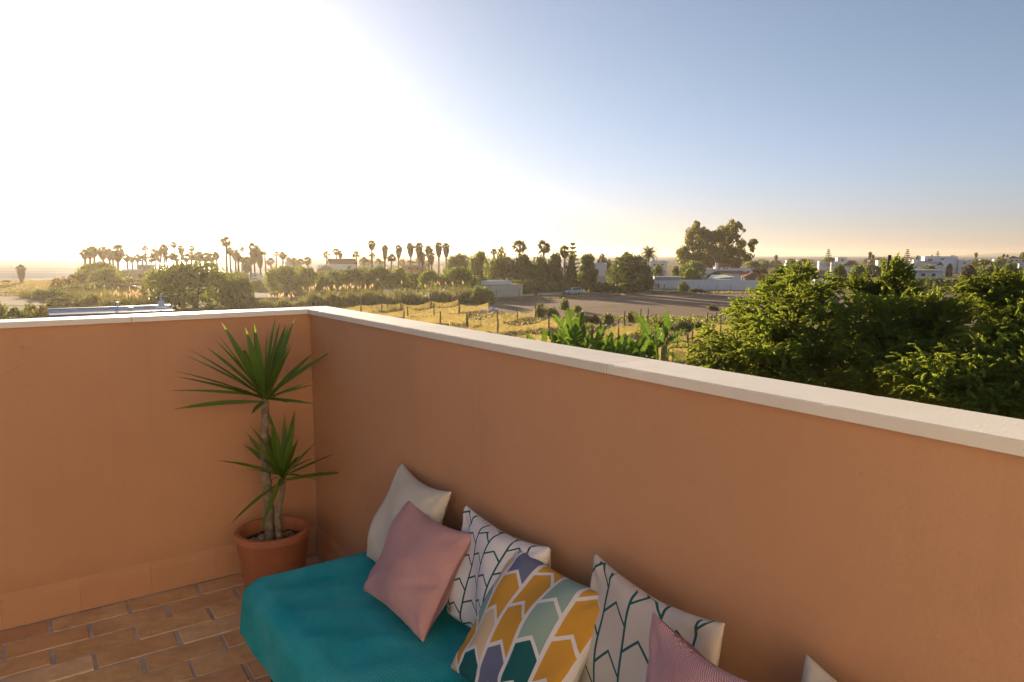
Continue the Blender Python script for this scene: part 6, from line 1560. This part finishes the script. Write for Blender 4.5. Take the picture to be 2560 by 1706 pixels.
def banana(label, gx, D, leaves, seed):
    rg = random.Random(seed); base = Gd(gx, D); r = empty('banana_plant', base, 0, label, 'plant', 'banana-like plants behind the parapet')
    st = MB()
    for k in range(3):
        a = k * 2.1; st.tube([(.22 * math.cos(a), .22 * math.sin(a), 0), (.18 * math.cos(a), .2 * math.sin(a), 2.2), (.12 * math.cos(a), .12 * math.sin(a), 4.2)], [.15, .13, .10], 8)
    st.build('trunk', M_BARK, r, True)
    for (tx, ty, bx, by, dz, wf, kind, face) in leaves:
        dd = D + rg.uniform(-.45, .45); tip = Pt(tx, ty, dd + dz); bs = Pt(bx, by, dd)
        d = tip - bs; s = d.length; up = Vector(face) if face else Vector((rg.uniform(-.7, .7), -1, .3))
        m_ = PADD[0] if kind < 0 else PAD[kind]
        lo = link('leaf', m_, r, M4=Matrix.Translation(-base) @ frame(bs, d, up, s, s * wf * .82))
        s0 = Vector((rg.uniform(-.15, .15), rg.uniform(-.15, .15), 3.9)); e = bs - base; md_ = s0.lerp(e, .6) + Vector((0, 0, .18)) - (d.normalized() * .10)
        MB().tube([s0, md_, e, e + d * .04], [.045, .032, .02, .012], 6).build('leaf_stem', M_RIB if kind >= 0 else M_STRED, r, True)
F0 = (0, -1, .25)
banana('banana-like plant with one tall upright sunlit leaf, leftmost of the clump', 1440, 19.5, [
    (1424, 768, 1440, 868, .15, 1.25, 1, (.25, -1, .2)), (1402, 786, 1432, 872, -.3, 1.1, 2, (.9, -1, .3)), (1446, 772, 1446, 872, .3, 1.2, 1, (-.5, -1, .1)), (1312, 831, 1344, 866, -.2, .9, 3, (.2, -.6, 1)),
    (1362, 818, 1353, 884, .1, .95, 3, (.8, -1, .1)), (1374, 828, 1402, 884, -.3, 1.0, 1, (.2, -1, .5)), (1392, 822, 1418, 888, .2, 1.0, 2, (.2, -1, .4)), (1458, 813, 1452, 888, -.1, 1.0, 0, (-.5, -1, .2)), (1408, 842, 1430, 902, -.5, 1.2, 4, F0), (1470, 836, 1450, 900, -.4, 1.1, 2, (-.6, -1, .4)), (1440, 820, 1440, 905, -.5, 1.2, 1, F0), (1388, 846, 1412, 910, -.5, 1.0, 4, F0), (1470, 862, 1452, 918, -.5, 1.0, 4, F0)], 1)
banana('broad leaved banana-like plant with a half folded leaf, second from the left', 1510, 18.6, [
    (1507, 806, 1490, 890, .2, 1.05, 1, (-.7, -1, .1)), (1476, 838, 1498, 905, -.3, 1.15, 0, (.5, -1, .3)), (1530, 830, 1512, 905, .1, 1.0, 3, (-.3, -1, .3)), (1548, 846, 1525, 918, -.3, 1.1, 1, F0), (1500, 850, 1500, 922, -.6, 1.3, 2, F0), (1470, 866, 1490, 926, -.6, 1.0, 4, (.5, -1, .5)), (1520, 862, 1512, 930, -.6, 1.0, 4, F0)], 2)
banana('low wide banana-like plant with shadowed leaves in the middle of the clump', 1580, 17.6, [
    (1561, 832, 1550, 905, .2, 1.1, 0, (-.4, -1, .3)), (1600, 850, 1572, 925, -.2, 1.15, 3, (.2, -1, .2)), (1545, 855, 1560, 930, -.3, 1.2, 1, F0), (1612, 828, 1582, 905, .4, .95, 2, (-.2, -.8, .6)), (1578, 836, 1575, 910, .5, 1.0, 4, F0), (1625, 852, 1596, 930, -.4, 1.3, 0, F0), (1582, 866, 1580, 938, -.7, 1.3, 2, F0), (1545, 880, 1562, 942, -.7, 1.0, 1, F0), (1632, 872, 1612, 945, -.6, 1.2, 2, F0)], 3)
banana('tall open banana-like plant with drooping torn leaves, rightmost of the clump', 1655, 18.8, [
    (1672, 770, 1644, 872, .1, .80, 3, (.8, -1, .1)), (1601, 777, 1634, 868, -.2, 1.0, 2, (.8, -1, .2)), (1640, 794, 1642, 880, -.3, .55, 3, (1, -.6, 0)), (1684, 788, 1656, 866, .3, .75, 1, (-.9, -.8, .2)), (1712, 812, 1664, 862, .0, .85, 4, (-.1, -.7, 1)), (1738, 858, 1672, 872, -.2, .9, 4, (0, -.4, 1)), (1724, 838, 1668, 862, .3, .9, 4, (0, -.5, 1)),
    (1694, 806, 1660, 870, .5, .7, -1, (-.5, -1, .3)), (1612, 826, 1640, 872, -.4, 1.0, 2, (.4, -1, .5)), (1622, 852, 1645, 900, -.4, 1.0, 4, F0), (1672, 892, 1655, 872, -.4, .8, -1, (.2, -1, .2)), (1706, 898, 1662, 878, -.3, .8, 4, (.2, -1, .2))], 4)
# spiky yucca head above the coping
M_SPIKE = leaf_mat('spiky_leaf', (.045, .085, .030), (.12, .20, .03), tr=.2, rough=.4, spec=.4)
SPK = blade('leaf', M_SPIKE, .035, .05, .3, 5)
r = empty('spiky_yucca', Gd(1765, 15.5), 0, 'dark spiky yucca head showing over the coping at the foot of the cypress', 'yucca')
c0 = Pt(1768, 926, 15.5) - r.location; rg = random.Random(6); tk = MB().tube([(0, 0, 0), (.05, 0, 3), tuple(c0)], [.12, .1, .07], 8).build('trunk', M_BARK, r)
for k in range(46):
    a = k * 2.4; e = rg.uniform(-.2, 1.4); d = Vector((math.cos(a) * math.cos(e), math.sin(a) * math.cos(e), math.sin(e))); link('leaf', SPK, tk, M4=frame(c0 + d * .03, d, s=rg.uniform(.38, .52), sw=.8))
# ------------------------------------------------------------------ the big cypresses beside the terrace
M_CYP = leaf_mat('cypress_foliage', (.118, .158, .042), (.48, .54, .07), tr=.54, rough=.55, var=.55, scale=.9, spec=.2, rnd=0)
M_CBARK = mat('cypress_bark', (.20, .125, .085), 1, .35, 5, 1, 22, spec=.05, bdist=.03)
def spray_mesh(seed):
    """One soft plume, about .3 m long along +y: leaf covered twigs all round a nodding axis."""
    rs = np.random.RandomState(seed); V = []; Fq = []
    def card(p, d, L_, w_, up):
        d = d / np.linalg.norm(d); s = np.cross(d, up); s /= np.linalg.norm(s) + 1e-9
        for s_ in (s, np.cross(s, d)):
            i = len(V); V.extend([p, p + d * L_ * .5 + s_ * w_, p + d * L_, p + d * L_ * .5 - s_ * w_]); Fq.append((i, i + 1, i + 2, i + 3))
    n = 12; prev = np.zeros(3); d = np.array([0, 1., .22])
    for i in range(n):
        t = i / (n - 1); d = d + np.array([rs.randn() * .06, 0, -.065]); d /= np.linalg.norm(d); nx = prev + d * .029
        side = np.cross(d, [0, 0, 1.]); side /= np.linalg.norm(side); up = np.cross(side, d)
        k = 3 if t < .85 else 2
        for q in range(k):
            a = rs.rand() * 6.28; ll = .095 * (1 - .55 * t) * rs.uniform(.7, 1.25)
            e = d * rs.uniform(.6, 1.0) + (side * math.cos(a) + up * math.sin(a) * .7) * .62
            card(prev, e, ll, .0125 + .005 * rs.rand(), rs.randn(3))
            if q == 0: card(prev + e * ll * .45, e + d * .5 + rs.randn(3) * .25, ll * .6, .011, rs.randn(3))
        prev = nx
    return np.array(V), np.array(Fq)
SPR = [spray_mesh(k) for k in (1, 2, 3)]
def cypress(label, gx, D, top, tips, env, nfill, seed, per=74, s0=.70):
    """tips: (px, py, D) ends of main boughs; env: (cx, cz, rx, ry, rz) ellipsoid that the other boughs fill."""
    rs = np.random.RandomState(seed); rg = random.Random(seed); base = Gd(gx, D)
    r = empty('cypress', base, 0, label, 'tree', 'dark cypresses beside the terrace')
    T = MB(); tz = top
    def ax(z): t = z / tz; return Vector((.25 * math.sin(t * 3 + seed), .2 * math.sin(t * 2.3), z))
    T.tube([ax(tz * k / 8) for k in range(9)], [.26 * (1 - k / 8.6) + .02 for k in range(9)], 9)
    boughs = [(Pt(*t) - base - Vector((0, 0, .20)), 1.0) for t in tips]
    for k in range(nfill):
        d = rs.randn(3); d /= np.linalg.norm(d); q = .55 + .45 * rs.rand()
        p = Vector((env[0] + d[0] * env[2] * q, d[1] * env[3] * q, env[1] + d[2] * env[4] * q))
        if p.z > .8: boughs.append((p, .85))
    PP, DD, UU, SS = [], [], [], []
    for tip, sc in boughs:
        hd = math.hypot(tip.x, tip.y); z0 = max(.6, min(tz * .95, tip.z - .25 * hd - rg.uniform(.1, .7))); a0 = ax(z0); L_ = (tip - a0).length
        mid = a0.lerp(tip, .55) + Vector((0, 0, .08 * L_ + rg.uniform(-.1, .15))) + Vector((rg.uniform(-.15, .15), rg.uniform(-.15, .15), 0))
        def bz(t): return a0 * (1 - t) ** 2 + mid * 2 * t * (1 - t) + tip * t * t
        T.tube([bz(t) for t in (0, .25, .5, .75, .95)], [.016 * L_ + .015, .012 * L_ + .012, .009 * L_ + .01, .006 * L_ + .008, .006], 5)
        ax_d = (tip - a0).normalized(); side = ax_d.cross(Vector((0, 0, 1))).normalized() if abs(ax_d.z) < .95 else Vector((1, 0, 0))
        up = side.cross(ax_d)
        k = int(per * (.6 + .35 * L_))
        for i in range(k):
            t = .38 + .64 * rg.random() ** .75; tt = min(1, t); c = bz(tt); wdt = (.50 * (1.05 - tt) + .11) * min(1.4, .5 + .35 * L_)
            lat = rg.uniform(-1, 1); p = c + side * lat * wdt + up * (rg.gauss(.02, .12) - .12 * lat * lat * wdt) + ax_d * max(0, t - 1) * .4
            dr = (ax_d * rg.uniform(.35, 1.1) + side * lat * 1.1 + up * rg.gauss(.12, .45) + Vector((rg.gauss(0, .2), rg.gauss(0, .2), -.10))).normalized()
            PP.append(p); DD.append(dr); UU.append((up + Vector((rg.gauss(0, .35), rg.gauss(0, .35), rg.gauss(0, .2)))).normalized()); SS.append(s0 * sc * rg.uniform(.6, 1.45))
    PP, DD, UU, SS = np.array(PP), np.array(DD), np.array(UU), np.array(SS)
    X = np.cross(DD, UU); X /= np.linalg.norm(X, axis=1, keepdims=True) + 1e-9; Z = np.cross(X, DD)
    vs, fs, k0 = [], [], 0; which = rs.randint(0, len(SPR), len(PP))
    for w_ in range(len(SPR)):
        m_ = which == w_; v, f = SPR[w_]
        B = np.stack([X[m_], DD[m_], Z[m_]], 2) * SS[m_][:, None, None]
        q = np.einsum('nij,vj->nvi', B, v) + PP[m_][:, None, :]
        fs.append((f[None] + (np.arange(len(q)) * len(v))[:, None, None] + k0).reshape(-1, 4)); vs.append(q.reshape(-1, 3)); k0 += q.shape[0] * len(v)
    link('crown', mesh_np('crown', np.concatenate(vs), np.concatenate(fs), M_CYP), r)
    T.build('trunk', M_CBARK, r, True); return r
cypress('large spreading cypress with drooping plumes, leftmost and filling the middle right', 1985, 17.0, 8.7, [
    (1742, 852, 16.0), (1760, 812, 16.6), (1752, 890, 15.2), (1800, 838, 15.5), (1838, 745, 17.2), (1850, 772, 16.5), (1862, 800, 16.0), (1900, 706, 17.8), (1895, 735, 17), (1925, 690, 18.2), (1958, 668, 18), (2012, 655, 17.5), (1985, 682, 17), (2040, 700, 16.5), (1940, 740, 15.8), (2000, 730, 15.4), (2060, 712, 15.6), (1840, 860, 14.6), (1900, 850, 14.4), (1960, 870, 14.2), (2020, 840, 14.3), (1790, 925, 14.6), (1860, 930, 14.2), (1930, 940, 14), (2000, 930, 13.8), (2080, 760, 15), (1975, 790, 14.8), (1900, 785, 15), (2090, 690, 17.5), (2060, 800, 14.6)],
    (.15, 6.1, 2.3, 2.2, 2.1), 42, 1)
cypress('tall cypress with a nodding leader, the highest of the three trees', 2200, 17.6, 9.0, [
    (2252, 645, 17.6), (2262, 662, 17.4), (2240, 668, 17.6), (2222, 700, 17.2), (2190, 702, 17.4), (2150, 700, 17.6), (2132, 690, 17.8), (2270, 706, 16.8), (2288, 738, 16.6), (2262, 752, 16.2), (2160, 735, 16), (2120, 752, 15.6), (2205, 745, 15.6), (2235, 735, 16), (2140, 800, 15), (2190, 815, 14.8), (2240, 806, 14.8), (2295, 790, 15.2), (2320, 738, 15.6), (2310, 770, 15.4), (2356, 735, 15.6), (2352, 770, 15.2), (2432, 738, 15.8), (2398, 768, 15.2), (2370, 800, 14.6), (2290, 850, 14), (2200, 870, 13.8), (2130, 860, 14), (2110, 920, 13.5), (2180, 930, 13.2), (2250, 920, 13.2), (2330, 860, 13.8), (2400, 820, 14.4), (2442, 800, 14.8)],
    (.5, 5.6, 2.5, 2.2, 2.0), 42, 2)
cypress('near cypress with flat bright fans, rightmost and cut off by the picture edge', 2600, 14.2, 9.4, [
    (2402, 690, 14.4), (2425, 684, 14.5), (2450, 696, 14.3), (2480, 690, 14.4), (2520, 690, 14.2), (2530, 678, 14.4), (2442, 712, 14), (2478, 742, 13.8), (2506, 728, 13.6), (2545, 735, 13.4), (2520, 770, 13.2), (2556, 760, 12.8), (2500, 800, 12.8), (2560, 830, 12.2), (2480, 860, 12), (2400, 880, 11.6), (2310, 890, 11.8), (2250, 900, 12), (2330, 920, 11.4), (2230, 930, 12), (2420, 930, 11.2), (2500, 910, 11.4), (2560, 900, 11.2), (2370, 865, 12.2), (2450, 850, 12.2), (2290, 955, 11.4), (2380, 975, 11), (2470, 980, 10.8), (2540, 970, 10.8), (2440, 805, 13), (2540, 800, 12.6), (2640, 700, 14), (2660, 780, 13), (2650, 860, 12), (2520, 1010, 10.6), (2440, 1010, 10.8)],
    (0, 5.9, 2.4, 2.3, 2.2), 46, 3, 74, .66)
# dry leaf litter and soil below stays part of the ground
# ------------------------------------------------------------------ the hazy evening air
def haze():
    m, t, n, l = nodes('evening_haze')
    o = n('ShaderNodeOutputMaterial'); v = n('ShaderNodeVolumePrincipled')
    v.inputs['Color'].default_value = (1.0, .87, .70, 1); v.inputs['Density'].default_value = HAZE_D; v.inputs['Anisotropy'].default_value = HAZE_G
    l(v.outputs[0], o.inputs['Volume'])
    b = MB().box((0, 3000, 23.0), (19000, 7400, 51.0)).build('haze', m); return tag(b, 'thin warm evening haze', kind='stuff')
HAZE_D, HAZE_G = .00017, .62
haze()
